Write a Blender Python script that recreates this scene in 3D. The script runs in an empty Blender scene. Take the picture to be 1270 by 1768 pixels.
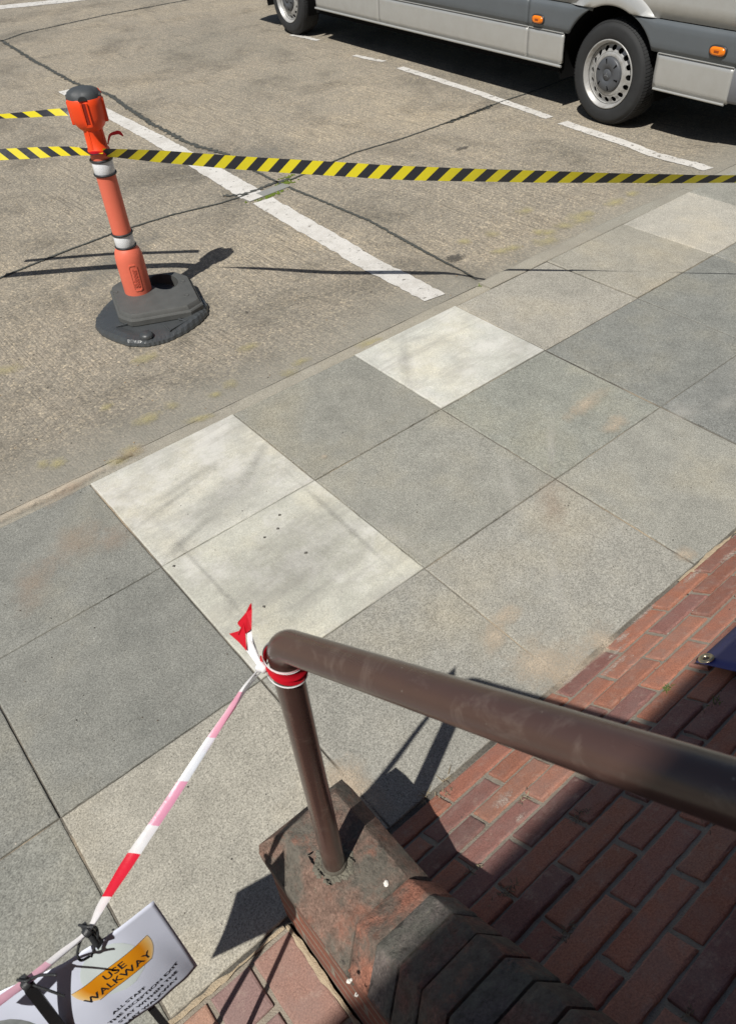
import bpy, bmesh, math, random
from mathutils import Vector, Matrix, noise
random.seed(7)
S = 0.65                                     # metres per layout unit (one paving bay is about one unit)
sc = bpy.context.scene
col = sc.collection
RX = ((0.767117, -0.639556, -0.050001), (-0.470273, -0.507631, -0.72191), (0.43632, 0.577304, -0.690178))
CAM = Vector((-0.742731, -3.678012, 2.841155))
FOC = 1289.73
# ---------------------------------------------------------------- camera
cam_d = bpy.data.cameras.new("camera"); cam = bpy.data.objects.new("camera", cam_d); col.objects.link(cam)
M = Matrix(((RX[0][0], -RX[1][0], -RX[2][0]), (RX[0][1], -RX[1][1], -RX[2][1]), (RX[0][2], -RX[1][2], -RX[2][2])))
cam.matrix_world = Matrix.Translation(CAM * S) @ M.to_4x4()
cam_d.sensor_fit = 'VERTICAL'; cam_d.sensor_height = 36.0; cam_d.lens = 36.0 * FOC / 1768.0
cam_d.clip_start = 0.02; cam_d.clip_end = 1000
cam_d.dof.use_dof = True; cam_d.dof.focus_distance = 2.6; cam_d.dof.aperture_fstop = 14.0
sc.camera = cam
# ---------------------------------------------------------------- light
AZ = math.radians(21); COT = 0.675; ELEV = math.atan(1 / COT)
w = bpy.data.worlds.new("World"); sc.world = w; w.use_nodes = True
nt = w.node_tree; nt.nodes.clear()
sky = nt.nodes.new('ShaderNodeTexSky'); sky.sky_type = 'NISHITA'; sky.sun_disc = False
sky.sun_elevation = ELEV; sky.sun_rotation = math.atan2(-math.cos(AZ), -math.sin(AZ)) % (2 * math.pi)
bg = nt.nodes.new('ShaderNodeBackground'); bg.inputs[1].default_value = 0.052
wo = nt.nodes.new('ShaderNodeOutputWorld'); nt.links.new(sky.outputs[0], bg.inputs[0]); nt.links.new(bg.outputs[0], wo.inputs[0])
sun_d = bpy.data.lights.new("sun", 'SUN'); sun_d.energy = 4.8; sun_d.angle = math.radians(0.5); sun_d.color = (1.0, 0.965, 0.905)
sun = bpy.data.objects.new("sun", sun_d); col.objects.link(sun)
LD = Vector((math.cos(AZ) * math.cos(ELEV), math.sin(AZ) * math.cos(ELEV), -math.sin(ELEV)))
sun.rotation_euler = LD.to_track_quat('-Z', 'Y').to_euler(); sun.location = (-10, -5, 15)
sc.view_settings.view_transform = 'Standard'; sc.view_settings.look = 'None'
sc.view_settings.exposure = 0.0; sc.view_settings.gamma = 1.0
sc.render.resolution_x = 735; sc.render.resolution_y = 1024

# ---------------------------------------------------------------- helpers
def ss(a, b, x):
    t = max(0.0, min(1.0, (x - a) / (b - a))); return t * t * (3 - 2 * t)
def hz(x, y):                                # road height, layout units: full kerb at right, dropped kerb at left
    up = (1 - ss(3.35, 3.75, x)) * (1 - ss(0.15, 1.55, y))
    far = ss(4.9, 6.6, x) * (1 - ss(0.15, 1.2, y))
    return -0.14 + 0.118 * up + 0.09 * far
def ray(px, py):
    d = Vector(((px - 635) / FOC, (py - 884) / FOC, 1.0))
    return Vector((sum(RX[k][0] * d[k] for k in range(3)), sum(RX[k][1] * d[k] for k in range(3)), sum(RX[k][2] * d[k] for k in range(3))))
def G(px, py, z=0.0):                        # point at height z (units) seen at a pixel of the photograph
    d = ray(px, py); return CAM + d * ((z - CAM.z) / d.z)
def GR(px, py):                              # the same on the road surface
    z = -0.14
    for _ in range(12):
        p = G(px, py, z); z = 0.5 * z + 0.5 * hz(p.x, p.y)
    return G(px, py, z)
RM = 0.68; RY = -2.71; RLEN = math.sqrt(1 + RM * RM)
def ramp(x, t, n=0.0):                       # point on the brick slope, t along the slope, n off it (units)
    return Vector((x, RY - t / RLEN, t * RM / RLEN)) + Vector((0, RM / RLEN, 1 / RLEN)) * n

class MB:
    def __init__(s): s.v = []; s.f = []; s.m = []; s.c = []; s.sm = []; s.uv = {}
    def add(s, verts, faces, mi=0, c=None, smooth=False):
        o = len(s.v); s.v += [Vector(p) for p in verts]
        for f in faces:
            s.f.append([i + o for i in f]); s.m.append(mi); s.c.append(c or (1, 1, 1)); s.sm.append(smooth)
        return o
    def box(s, lo, hi, mi=0, c=None):
        x0, y0, z0 = lo; x1, y1, z1 = hi
        s.add([(x0, y0, z0), (x1, y0, z0), (x1, y1, z0), (x0, y1, z0), (x0, y0, z1), (x1, y0, z1), (x1, y1, z1), (x0, y1, z1)],
              [(0, 3, 2, 1), (4, 5, 6, 7), (0, 1, 5, 4), (1, 2, 6, 5), (2, 3, 7, 6), (3, 0, 4, 7)], mi, c)
    def rings(s, rings, close=True, cap0=True, cap1=True, mi=0, c=None, smooth=False):
        n = len(rings[0]); vs = [p for r in rings for p in r]; fs = []
        for k in range(len(rings) - 1):
            for i in range(n if close else n - 1):
                j = (i + 1) % n
                fs.append((k * n + i, k * n + j, (k + 1) * n + j, (k + 1) * n + i))
        s.add(vs, fs, mi, c, smooth)
        if cap0: s.add(rings[0], [tuple(reversed(range(n)))], mi, c)
        if cap1: s.add(rings[-1], [tuple(range(n))], mi, c)
    def tube(s, pts, rad, n=16, mi=0, c=None, caps=True):
        pts = [Vector(p) for p in pts]; rr = rad if isinstance(rad, (list, tuple)) else [rad] * len(pts)
        up = None; rs = []
        for i, p in enumerate(pts):
            d = (pts[min(i + 1, len(pts) - 1)] - pts[max(i - 1, 0)]).normalized()
            if up is None:
                up = Vector((0, 0, 1)) if abs(d.z) < .9 else Vector((1, 0, 0))
            a = (up - d * up.dot(d)).normalized(); b = d.cross(a); up = a
            rs.append([p + (a * math.cos(2 * math.pi * k / n) + b * math.sin(2 * math.pi * k / n)) * rr[i] for k in range(n)])
        s.rings(rs, True, caps, caps, mi, c, True)
    def lathe(s, prof, o, n=40, mi=0, c=None, ax=None, cap=True):     # prof: (radius, height)
        if ax is None: ax = (Vector((1, 0, 0)), Vector((0, 1, 0)), Vector((0, 0, 1)))
        o = Vector(o); rs = [[o + ax[0] * r * math.cos(2 * math.pi * k / n) + ax[1] * r * math.sin(2 * math.pi * k / n) + ax[2] * h for k in range(n)] for r, h in prof]
        s.rings(rs, True, cap and prof[0][0] > 1e-5, cap and prof[-1][0] > 1e-5, mi, c, True)

def build(name, mb, mats, parent=None, label=None, cat=None, group=None, kind=None, origin=None, unit=S, flat=False, edge=None):
    """link one mesh; vertices are given in layout units in world space"""
    me = bpy.data.meshes.new(name)
    off = Vector(origin) if origin is not None else (Vector(parent['_o']) if parent is not None else Vector((0, 0, 0)))
    me.from_pydata([tuple((p - off) * unit) for p in mb.v], [], mb.f)
    for m in (mats if isinstance(mats, (list, tuple)) else [mats]): me.materials.append(m)
    at = me.color_attributes.new("tint", 'BYTE_COLOR', 'CORNER'); k = 0
    for i, p in enumerate(me.polygons):
        p.material_index = mb.m[i]; p.use_smooth = mb.sm[i] and not flat
        for _ in p.vertices:
            at.data[k].color = (*mb.c[i], 1.0); k += 1
    if mb.uv:
        ul = me.uv_layers.new(name="uv")
        for lp in me.loops:
            ul.data[lp.index].uv = mb.uv.get(lp.vertex_index, (0, 0))
    bm = bmesh.new(); bm.from_mesh(me)
    bmesh.ops.recalc_face_normals(bm, faces=bm.faces)
    bm.to_mesh(me); bm.free()
    o = bpy.data.objects.new(name, me); col.objects.link(o)
    if parent is not None:
        o.parent = parent
        o.location = (0, 0, 0)
    else: o.location = off * unit
    o['_o'] = list(off)
    tag(o, label, cat, group, kind)
    return o
def tag(o, label=None, cat=None, group=None, kind=None):
    if label: o['label'] = label
    if cat: o['category'] = cat
    if group: o['group'] = group
    if kind: o['kind'] = kind
def empty(name, loc, label, cat, group=None):
    o = bpy.data.objects.new(name, None); col.objects.link(o); o.location = Vector(loc) * S; o['_o'] = list(loc)
    o.empty_display_size = .1; tag(o, label, cat, group); return o
def smooth_by_angle(o, deg=40):
    for p in o.data.polygons: p.use_smooth = True
    try: o.data.set_sharp_from_angle(angle=math.radians(deg))
    except Exception: pass

# ---------------------------------------------------------------- materials
class NT:
    def __init__(s, name):
        s.mat = bpy.data.materials.new(name); s.mat.use_nodes = True; s.t = s.mat.node_tree; s.t.nodes.clear()
        s.out = s.n('ShaderNodeOutputMaterial'); s.p = s.n('ShaderNodeBsdfPrincipled'); s.l(s.p.outputs[0], s.out.inputs[0])
        s.tc = s.n('ShaderNodeTexCoord').outputs['Object']; s.geo = s.n('ShaderNodeNewGeometry').outputs['Position']
    def n(s, t, **kw):
        x = s.t.nodes.new(t)
        for k, v in kw.items(): setattr(x, k, v)
        return x
    def l(s, a, b): s.t.links.new(a, b)
    def put(s, sock, v):
        if hasattr(v, 'is_output') or isinstance(v, bpy.types.NodeSocket): s.l(v, sock)
        else: sock.default_value = v
    def map(s, vec, scale=(1, 1, 1), rot=(0, 0, 0)):
        m = s.n('ShaderNodeMapping'); s.l(vec, m.inputs[0]); m.inputs['Scale'].default_value = scale; m.inputs['Rotation'].default_value = rot
        return m.outputs[0]
    def noise(s, scale, detail=4, rough=.55, vec=None, dist=0):
        x = s.n('ShaderNodeTexNoise'); s.l(vec or s.geo, x.inputs['Vector']); x.inputs['Scale'].default_value = scale
        x.inputs['Detail'].default_value = detail; x.inputs['Roughness'].default_value = rough; x.inputs['Distortion'].default_value = dist
        return x.outputs[0]
    def voro(s, scale, vec=None, feat='F1'):
        x = s.n('ShaderNodeTexVoronoi', feature=feat); s.l(vec or s.geo, x.inputs['Vector']); x.inputs['Scale'].default_value = scale
        return x
    def ramp(s, fac, pts):
        r = s.n('ShaderNodeValToRGB'); s.l(fac, r.inputs[0]); e = r.color_ramp.elements
        while len(e) < len(pts): e.new(0.5)
        for k, (p, c) in enumerate(pts):
            e[k].position = p; e[k].color = (*c, 1) if isinstance(c, (tuple, list)) else (c, c, c, 1)
        return r.outputs[0]
    def mix(s, fac, a, b, mode='MIX'):
        m = s.n('ShaderNodeMix', data_type='RGBA', blend_type=mode); s.put(m.inputs[0], fac)
        for i, v in ((6, a), (7, b)):
            if isinstance(v, (tuple, list)): v = (*v, 1) if len(v) == 3 else v
            s.put(m.inputs[i], v)
        return m.outputs[2]
    def math(s, op, a, b=0.0, c=None):
        m = s.n('ShaderNodeMath', operation=op); s.put(m.inputs[0], a); s.put(m.inputs[1], b)
        if c is not None: s.put(m.inputs[2], c)
        return m.outputs[0]
    def attr(s): return s.n('ShaderNodeAttribute', attribute_name='tint').outputs[0]
    def uv(s):
        a = s.n('ShaderNodeUVMap'); a.uv_map = 'uv'
        x = s.n('ShaderNodeSeparateXYZ'); s.l(a.outputs[0], x.inputs[0]); return x.outputs[0], x.outputs[1]
    def fin(s, color, rough=.8, bump=None, dist=.002, strength=1.0, metal=0.0, spec=.4, alpha=None):
        if isinstance(color, (tuple, list)): color = (*color, 1)
        s.put(s.p.inputs['Base Color'], color); s.put(s.p.inputs['Roughness'], rough); s.put(s.p.inputs['Metallic'], metal)
        s.p.inputs['Specular IOR Level'].default_value = spec
        if bump is not None:
            b = s.n('ShaderNodeBump'); b.inputs['Strength'].default_value = strength; b.inputs['Distance'].default_value = dist
            s.l(bump, b.inputs['Height']); s.l(b.outputs[0], s.p.inputs['Normal'])
        if alpha is not None: s.put(s.p.inputs['Alpha'], alpha)
        return s.mat
def plain(name, c, rough=.6, metal=0.0, var=.12, scale=30, bump=0.0, spec=.4, fine=400):
    m = NT(name); n1 = m.noise(scale, 5, .6)
    cc = m.mix(n1, tuple(x * (1 - var) for x in c), tuple(min(1, x * (1 + var)) for x in c))
    n2 = m.noise(fine, 2)
    r = m.math('MULTIPLY_ADD', n1, .15, rough - .07)
    return m.fin(cc, r, n2 if bump else None, bump or .001, 1, metal, spec)

# road: weathered exposed-aggregate concrete, tined across the bays
m = NT("road_concrete")
big = m.noise(.55, 7, .68); mid = m.noise(6, 6, .65); fine = m.noise(150, 3, .7)
v1 = m.voro(95); v2 = m.voro(190)
base = m.ramp(big, [(.3, (.245, .228, .192)), (.5, (.325, .290, .235)), (.7, (.40, .345, .262))])
base = m.mix(m.ramp(mid, [(.35, 0.0), (.7, .5)]), base, (.27, .25, .212))
st = m.ramp(v1.outputs['Color'], [(0, (.5, .5, .5)), (.3, (.75, .74, .72)), (.62, (1, .98, .95)), (.88, (1.5, 1.42, 1.26)), (1, (2.2, 2.05, 1.8))])
base = m.mix(.75, base, st, 'MULTIPLY')
st2 = m.ramp(fine, [(.3, .55), (.5, 1.0), (.75, 1.4)])
base = m.mix(.8, base, st2, 'MULTIPLY')
tine = m.noise(1, 2, .5, m.map(m.geo, (150, 3.2, 1), (0, 0, math.radians(-4))))
base = m.mix(m.math('MULTIPLY', m.ramp(m.noise(1.1, 2), [(.4, 0.1), (.6, 1)]), .62), base, m.ramp(tine, [(.38, .55), (.5, 1.0), (.62, 1.22)]), 'MULTIPLY')
oil = m.ramp(m.noise(1.15, 6, .7, None, .4), [(.34, .66), (.50, 1)]); base = m.mix(1.0, base, oil, 'MULTIPLY')
pits = m.ramp(m.noise(26, 2, .5), [(.22, .35), (.27, 1)])
base = m.mix(1.0, base, pits, 'MULTIPLY')
# smooth grey wash in the gutter along the kerb
sx = m.n('ShaderNodeSeparateXYZ'); m.l(m.geo, sx.inputs[0])
gy = m.math('ADD', sx.outputs[1], m.math('MULTIPLY', m.math('SUBTRACT', m.noise(1.3, 4), .5), .55))
gm = m.ramp(m.math('DIVIDE', gy, 1.0), [(.12, 1.0), (.46, 0.0)])
sm = m.mix(m.noise(9, 4), (.225, .218, .185), (.315, .295, .25)); sm = m.mix(.5, sm, st2, 'MULTIPLY')
base = m.mix(m.math('MULTIPLY', gm, .78), base, sm)
hgt = m.math('ADD', m.math('MULTIPLY', v1.outputs['Distance'], -.8), m.math('ADD', m.math('MULTIPLY', fine, .8), m.math('MULTIPLY', tine, .9)))
ROAD = m.fin(base, .9, hgt, .0022, .9, 0, .25)

# paving slabs: tint attribute times a fine dark/light speckle
def slabmat(name, white=False):
    m = NT(name); a = m.attr()
    sp = m.noise(230, 3, .75); v = m.voro(170); lo = m.noise(1.9, 6, .6); md = m.noise(11, 5, .6)
    sc_ = .45 if white else 1.0
    f = m.ramp(sp, [(.33, 1 - .46 * sc_), (.5, 1.0), (.68, 1 + .38 * sc_)])
    c = m.mix(1.0, a, f, 'MULTIPLY')
    c = m.mix(.42 * sc_, c, m.ramp(v.outputs['Color'], [(0, .6), (.5, 1.0), (.9, 1.3), (1, 1.8)]), 'MULTIPLY')
    c = m.mix(1.0, c, m.ramp(lo, [(.3, (.84, .85, .85)), (.5, (1, 1, .99)), (.7, (1.14, 1.09, .99))]), 'MULTIPLY')
    c = m.mix(1.0, c, m.ramp(md, [(.3, .9), (.7, 1.1)]), 'MULTIPLY')
    if white:      # trowel sweeps and cement bloom
        sw = m.noise(1, 6, .62, m.map(m.geo, (2.2, 13, 1), (0, 0, math.radians(-14))), .8)
        blot = m.noise(2.6, 5, .6)
        k = m.math('MULTIPLY', m.ramp(sw, [(.36, 1), (.5, .25), (.6, 0)]), m.ramp(blot, [(.42, 0), (.6, 1)]))
        c = m.mix(m.math('MULTIPLY', k, .6), c, (.33, .32, .285))
        c = m.mix(m.math('MULTIPLY', m.ramp(m.noise(3.0, 8, .75), [(.50, 0), (.62, 1)]), .5), c, (.66, .645, .61))
        gr = m.noise(1, 7, .7, m.map(m.geo, (1.6, 9, 1), (0, 0, math.radians(-24))), .5); c = m.mix(m.ramp(gr, [(.52, 0), (.60, .36), (.64, .05)]), c, (.33, .318, .285))
        c = m.mix(m.ramp(m.noise(60, 5, .8), [(.62, 0), (.7, .5)]), c, (.36, .34, .30))
    h = m.math('ADD', sp, m.math('MULTIPLY', md, .6))
    return m.fin(c, .88, h, .0012, .8 if not white else .5, 0, .25)
SLAB = slabmat("paving_slab"); WSLAB = slabmat("pale_slab", True)

# bricks
def brickmat(name, sat=1.0, scale=1.0):
    m = NT(name); a = m.attr(); sp = m.noise(260, 4, .75); md = m.noise(17, 5, .6); lo = m.noise(5, 4)
    c = m.mix(1.0, a, m.ramp(sp, [(.3, .62), (.5, 1), (.72, 1.38)]), 'MULTIPLY')
    c = m.mix(m.math('MULTIPLY', m.ramp(md, [(.42, 0), (.7, 1)]), .42), c, (.26, .19, .17))
    c = m.mix(m.math('MULTIPLY', m.ramp(m.noise(30, 6, .8), [(.54, 0), (.70, 1)]), .45), c, (.44, .34, .28))
    drag = m.ramp(m.noise(1, 3, .6, m.map(m.geo, (60, 190, 160))), [(.24, .25), (.3, 1)])
    c = m.mix(.8, c, drag, 'MULTIPLY')
    h = m.math('ADD', m.math('MULTIPLY', sp, .5), m.math('ADD', m.math('MULTIPLY', md, 1.0), m.math('MULTIPLY', drag, .5)))
    return m.fin(c, .82, h, .0022, .8, 0, .3)
BRICK = brickmat("red_brick")
m = NT("wall_brick"); a = m.attr()
md = m.noise(9, 6, .65); sp = m.noise(210, 4, .75)
c = m.mix(1.0, a, m.ramp(sp, [(.3, .5), (.5, 1), (.72, 1.5)]), 'MULTIPLY')
c = m.mix(m.ramp(md, [(.42, 0), (.56, .8)]), c, (.12, .12, .10))
c = m.mix(m.ramp(m.noise(70, 5, .8), [(.63, 0), (.72, .6)]), c, (.33, .30, .22))
c = m.mix(m.ramp(m.noise(13, 6, .75), [(.55, 0), (.66, .65)]), c, (.27, .12, .08))
c = m.mix(1.0, c, m.ramp(m.noise(55, 5, .8), [(.3, .55), (.5, 1.0), (.7, 1.35)]), 'MULTIPLY')
c = m.mix(m.ramp(m.noise(24, 4, .7, None, .6), [(.30, .75), (.37, 0)]), c, (.035, .028, .026))
CAPB = m.fin(c, .78, m.math('ADD', md, m.math('ADD', m.math('MULTIPLY', sp, .45), m.math('MULTIPLY', m.noise(55, 5, .8), .7))), .007, .9, 0, .3)
m = NT("wall_courses")
bt = m.n('ShaderNodeTexBrick'); mv = m.n('ShaderNodeMapping'); m.l(m.geo, mv.inputs[0]); mv.inputs['Rotation'].default_value = (0, math.radians(90), 0)
cx_ = m.n('ShaderNodeCombineXYZ'); sp3 = m.n('ShaderNodeSeparateXYZ'); m.l(m.geo, sp3.inputs[0])
m.l(m.math('ADD', sp3.outputs[0], sp3.outputs[1]), cx_.inputs[0]); m.l(sp3.outputs[2], cx_.inputs[1])
m.l(cx_.outputs[0], bt.inputs['Vector']); bt.inputs['Scale'].default_value = 1.0
bt.inputs['Brick Width'].default_value = .225; bt.inputs['Row Height'].default_value = .075; bt.inputs['Mortar Size'].default_value = .007
bt.inputs['Color1'].default_value = (.30, .115, .07, 1); bt.inputs['Color2'].default_value = (.22, .085, .06, 1); bt.inputs['Mortar'].default_value = (.28, .24, .19, 1)
c = m.mix(1.0, bt.outputs['Color'], m.ramp(m.noise(150, 4, .7), [(.3, .6), (.7, 1.4)]), 'MULTIPLY')
c = m.mix(m.ramp(m.noise(8, 5), [(.5, 0), (.7, .6)]), c, (.12, .08, .06))
WALLB = m.fin(c, .85, m.math('ADD', m.math('MULTIPLY', bt.outputs['Fac'], -1.0), m.math('MULTIPLY', m.noise(150, 3), .4)), .004, .8)
MORTAR = plain("mortar", (.29, .255, .205), .95, 0, .35, 25, .003, .2, 260)
DMORT = plain("damp_mortar", (.085, .08, .068), .95, 0, .5, 18, .003, .2, 260)
m = NT("joint_fill"); n1 = m.noise(1.7, 4, .6); n2 = m.noise(160, 3, .7)
BEDM = m.fin(m.mix(1.0, m.ramp(n1, [(.38, (.075, .07, .06)), (.52, (.16, .145, .12)), (.66, (.42, .34, .24))]), m.ramp(n2, [(.3, .6), (.7, 1.3)]), 'MULTIPLY'), .95, n2, .003)
SANDY = plain("sandy_mortar", (.42, .34, .235), .95, 0, .3, 40, .003, .2, 300)
KERB = None
m = NT("kerb_concrete"); a = m.attr(); sp = m.noise(190, 3, .75); lo = m.noise(3, 6, .65)
c = m.mix(1.0, a, m.ramp(sp, [(.33, .6), (.5, 1), (.7, 1.45)]), 'MULTIPLY'); c = m.mix(m.ramp(lo, [(.4, 0), (.65, .6)]), c, (.26, .24, .20))
KERB = m.fin(c, .9, m.math('ADD', sp, lo), .003, .8, 0, .2)

# worn road paint and tar joints (alpha from wear)
def worn(name, c, lo, hi, scale=28, rough=.8, var=.15, radial=False, maxa=1.0, det=7, gr=0):
    m = NT(name); n1 = m.noise(scale, det, .72); n2 = m.noise(200, 3, .7)
    a = m.ramp(n1, [(lo, 0.0), (hi, 1.0)])
    if radial:
        u, v = m.uv(); r = m.math('SQRT', m.math('ADD', m.math('POWER', m.math('SUBTRACT', u, .5), 2.0), m.math('POWER', m.math('SUBTRACT', v, .5), 2.0)))
        k = m.math('ADD', m.math('MULTIPLY', r, -2.0), m.math('ADD', m.math('MULTIPLY', m.math('SUBTRACT', n1, .5), 1.7), 1.05))
        a = m.ramp(k, [(lo, 0.0), (hi, 1.0)])
    a = m.math('MULTIPLY', a, maxa)
    if radial: a = m.math('MULTIPLY', a, m.ramp(m.noise(210, 3, .75), [(.36, .25), (.6, 1.0)]))
    cc = m.mix(n2, tuple(x * (1 - var) for x in c), tuple(x * (1 + var) for x in c))
    if 'paint' in name: cc = m.mix(m.math('MULTIPLY', m.ramp(m.noise(7, 7, .75), [(.45, 0), (.72, 1)]), .55), cc, (.38, .35, .30)); cc = m.mix(1.0, cc, m.ramp(m.noise(170, 3, .8), [(.32, .72), (.55, 1.0)]), 'MULTIPLY')
    return m.fin(cc, rough, n2, .001, .5, 0, .3, a)
PAINT = worn("white_road_paint", (.66, .64, .60), .30, .42, 24)
PAINT2 = worn("thin_white_road_paint", (.66, .64, .60), .36, .43, 22)
YEL = worn("faded_yellow_paint", (.52, .46, .24), .25, 1.4, 18, .85, .2, True, .8)
TAR = worn("tar_joint", (.070, .073, .066), .18, .27, 40, .85, .4)
MOSS = plain("moss", (.14, .19, .03), .95, 0, .6, 90, .006, .2, 260)
SPOT = worn("dark_patch", (.085, .08, .072), .45, .6, 30, .9, .3, True, .85)
DPATCH = worn("grey_patch", (.24, .232, .205), .1, 2.0, 12, .9, .2, True, .8)
SAND = worn("blown_sand", (.55, .46, .35), .15, 1.7, 16, .95, .2, True, .85)
SWEEP = worn("trowel_sweep", (.30, .29, .26), .2, 1.9, 7, .9, .1, True, .36)
RUST = worn("orange_stain", (.44, .32, .23), .2, 1.9, 14, .95, .2, True, .36)
BLOOM = worn("cement_bloom", (.66, .64, .58), .2, 2.0, 16, .95, .1, True, .32)
WHITEFLECK = worn("lime_flecks", (.62, .52, .44), .55, .95, 90, .95, .1, True, .75)

# plastics, metals, rubber
SAL = plain("faded_orange_plastic", (.74, .165, .10), .5, 0, .06, 12, .0005, .4)
ORG = plain("bright_orange_plastic", (.86, .070, .012), .42, 0, .06, 12, .0005, .45)
BLKP = plain("black_plastic", (.030, .032, .034), .45, 0, .2, 20, .0005, .4)
GRYP = plain("dark_grey_cap", (.060, .066, .070), .55, 0, .2, 20, .0005, .4)
RUB = plain("weathered_rubber", (.088, .090, .086), .62, 0, .28, 14, .0012, .45, 300)
RUB2 = plain("black_rubber", (.058, .063, .066), .36, 0, .3, 14, .0012, .5, 120)
m = NT("reflective_band"); v = m.voro(240); REFL = m.fin(m.mix(v.outputs['Distance'], (.86, .88, .90), (.62, .64, .66)), .35, v.outputs['Distance'], .0006, .5, .0)
m = NT("brown_rail_paint"); n1 = m.noise(7, 6, .65, m.map(m.geo, (1, 1, .4))); n2 = m.noise(60, 5, .75)
c = m.mix(n1, (.056, .032, .027), (.088, .047, .037)); c = m.mix(m.ramp(m.noise(14, 6, .7, None, 1.2), [(.55, 0), (.72, .35)]), c, (.24, .19, .16))
c = m.mix(m.ramp(n2, [(.70, 0), (.74, .8)]), c, (.30, .27, .22))
c = m.mix(m.ramp(m.voro(38).outputs["Distance"], [(.0, .9), (.055, 0)]), c, (.24, .22, .19)); c = m.mix(m.ramp(m.noise(120, 4, .8), [(.66, 0), (.72, .5)]), c, (.035, .02, .015))
m.p.inputs['Coat Weight'].default_value = .45; m.p.inputs['Coat Roughness'].default_value = .16
RAIL = m.fin(c, m.math('MULTIPLY_ADD', m.noise(1, 5, .7, m.map(m.geo, (60, 3, 4))), .40, .10), m.math('ADD', n1, m.math('MULTIPLY', n2, .15)), .0015, .35, .0, .5)
def paper_mat():
    m = NT("sign_paper"); c = m.mix(m.noise(6, 3), (.68, .73, .88), (.74, .78, .91))
    return m.fin(c, .45, m.noise(9, 2), .006, .25, 0, .5)
PAPER = paper_mat()
INK = plain("black_ink", (.02, .02, .025), .5)
m = NT("orange_print"); u, v = m.uv()
oc = m.ramp(m.math('ABSOLUTE', m.math('SUBTRACT', u, .5)), [(0, (.80, .33, .010)), (.36, (.74, .27, .008)), (.44, (.86, .50, .13)), (.5, (.88, .66, .36))])
OPRINT = m.fin(oc, .45, None, 0, 0, 0, .5)
PALEPRINT = plain("pale_green_print", (.68, .76, .76), .5, 0, .04)
# vinyl tape
def tape_mat(name, stops, trans=.25):
    m = NT(name); u, v = m.uv()
    fr = m.math('FRACT', u)
    r = m.n('ShaderNodeValToRGB'); m.l(fr, r.inputs[0]); r.color_ramp.interpolation = 'CONSTANT'; e = r.color_ramp.elements
    while len(e) < len(stops): e.new(.5)
    for k, (p, c) in enumerate(stops): e[k].position = p; e[k].color = (*c, 1)
    m.fin(m.mix(m.noise(60, 3), r.outputs[0], m.mix(1.0, r.outputs[0], (.86, .86, .86), 'MULTIPLY')), .33, m.noise(45, 3), .002, .5, 0, .5)
    tr = m.n('ShaderNodeBsdfTranslucent'); m.l(r.outputs[0], tr.inputs[0]); mx = m.n('ShaderNodeMixShader'); mx.inputs[0].default_value = trans
    m.l(m.p.outputs[0], mx.inputs[1]); m.l(tr.outputs[0], mx.inputs[2]); m.l(mx.outputs[0], m.out.inputs[0])
    return m.mat
HAZ = tape_mat("yellow_black_tape", [(0, (.035, .037, .045)), (.5, (.86, .74, .03))], .32)
RW = tape_mat("red_white_tape", [(0, (.82, .82, .83)), (.125, (.82, .40, .52)), (.235, (.80, .82, .86)), (.34, (.78, .36, .50)), (.447, (.82, .82, .83)), (.512, (.78, .02, .05)), (.62, (.85, .83, .84)), (.79, (.82, .48, .58))], .3)
REDT = tape_mat("red_tape", [(0, (.70, .012, .03)), (.93, (.80, .78, .78))], .25)
WHT = plain("white_tape", (.82, .82, .83), .35)
# van paints
m = NT("van_silver_paint"); dust = m.noise(9, 6, .7)
VSIL = m.fin(m.mix(m.ramp(dust, [(.4, 0), (.75, .5)]), (.50, .505, .49), (.42, .41, .38)), m.math('MULTIPLY_ADD', dust, .2, .28), None, 0, 0, .45, .5)
VCLAD = plain("van_grey_cladding", (.105, .118, .128), .42, 0, .12, 6, .0004, .45)
VBUMP = plain("van_bumper_plastic", (.17, .175, .19), .5, 0, .1, 6, .0004, .4)
VDARK = plain("shade_black", (.006, .006, .006), .9, 0, .2, 10, 0, .1)  # near-black colour puts the shade under the van into the surface
TYRE = plain("tyre_rubber", (.026, .027, .028), .72, 0, .3, 18, .0012, .35, 220)
RIM = None
m = NT("steel_rim"); n1 = m.noise(22, 6, .7)
RIM = m.fin(m.mix(m.ramp(n1, [(.45, 0), (.7, .7)]), (.42, .42, .41), (.24, .22, .19)), .42, n1, .0008, .4, .30, .5)
HUBC = plain("hub_cap_plastic", (.075, .080, .088), .42, 0, .1, 20)
m = NT("amber_lens"); AMB = m.fin((.80, .20, .01), .22, m.noise(90, 1), .001, .2, 0, .5)
GLASS = plain("dark_window_glass", (.015, .018, .02), .05, 0, .1, 3, 0, .5)
BLUE = None
m = NT("blue_vinyl"); BLUE = m.fin(m.mix(m.noise(5, 3), (.045, .05, .22), (.06, .062, .27)), .38, m.noise(6, 2), .006, .4, 0, .5)
BRASS = plain("brass_eyelet", (.50, .42, .28), .3, .8, .3, 60)
RENDER = plain("building_brick", (.30, .17, .12), .9, 0, .2, 4, .002)

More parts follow.
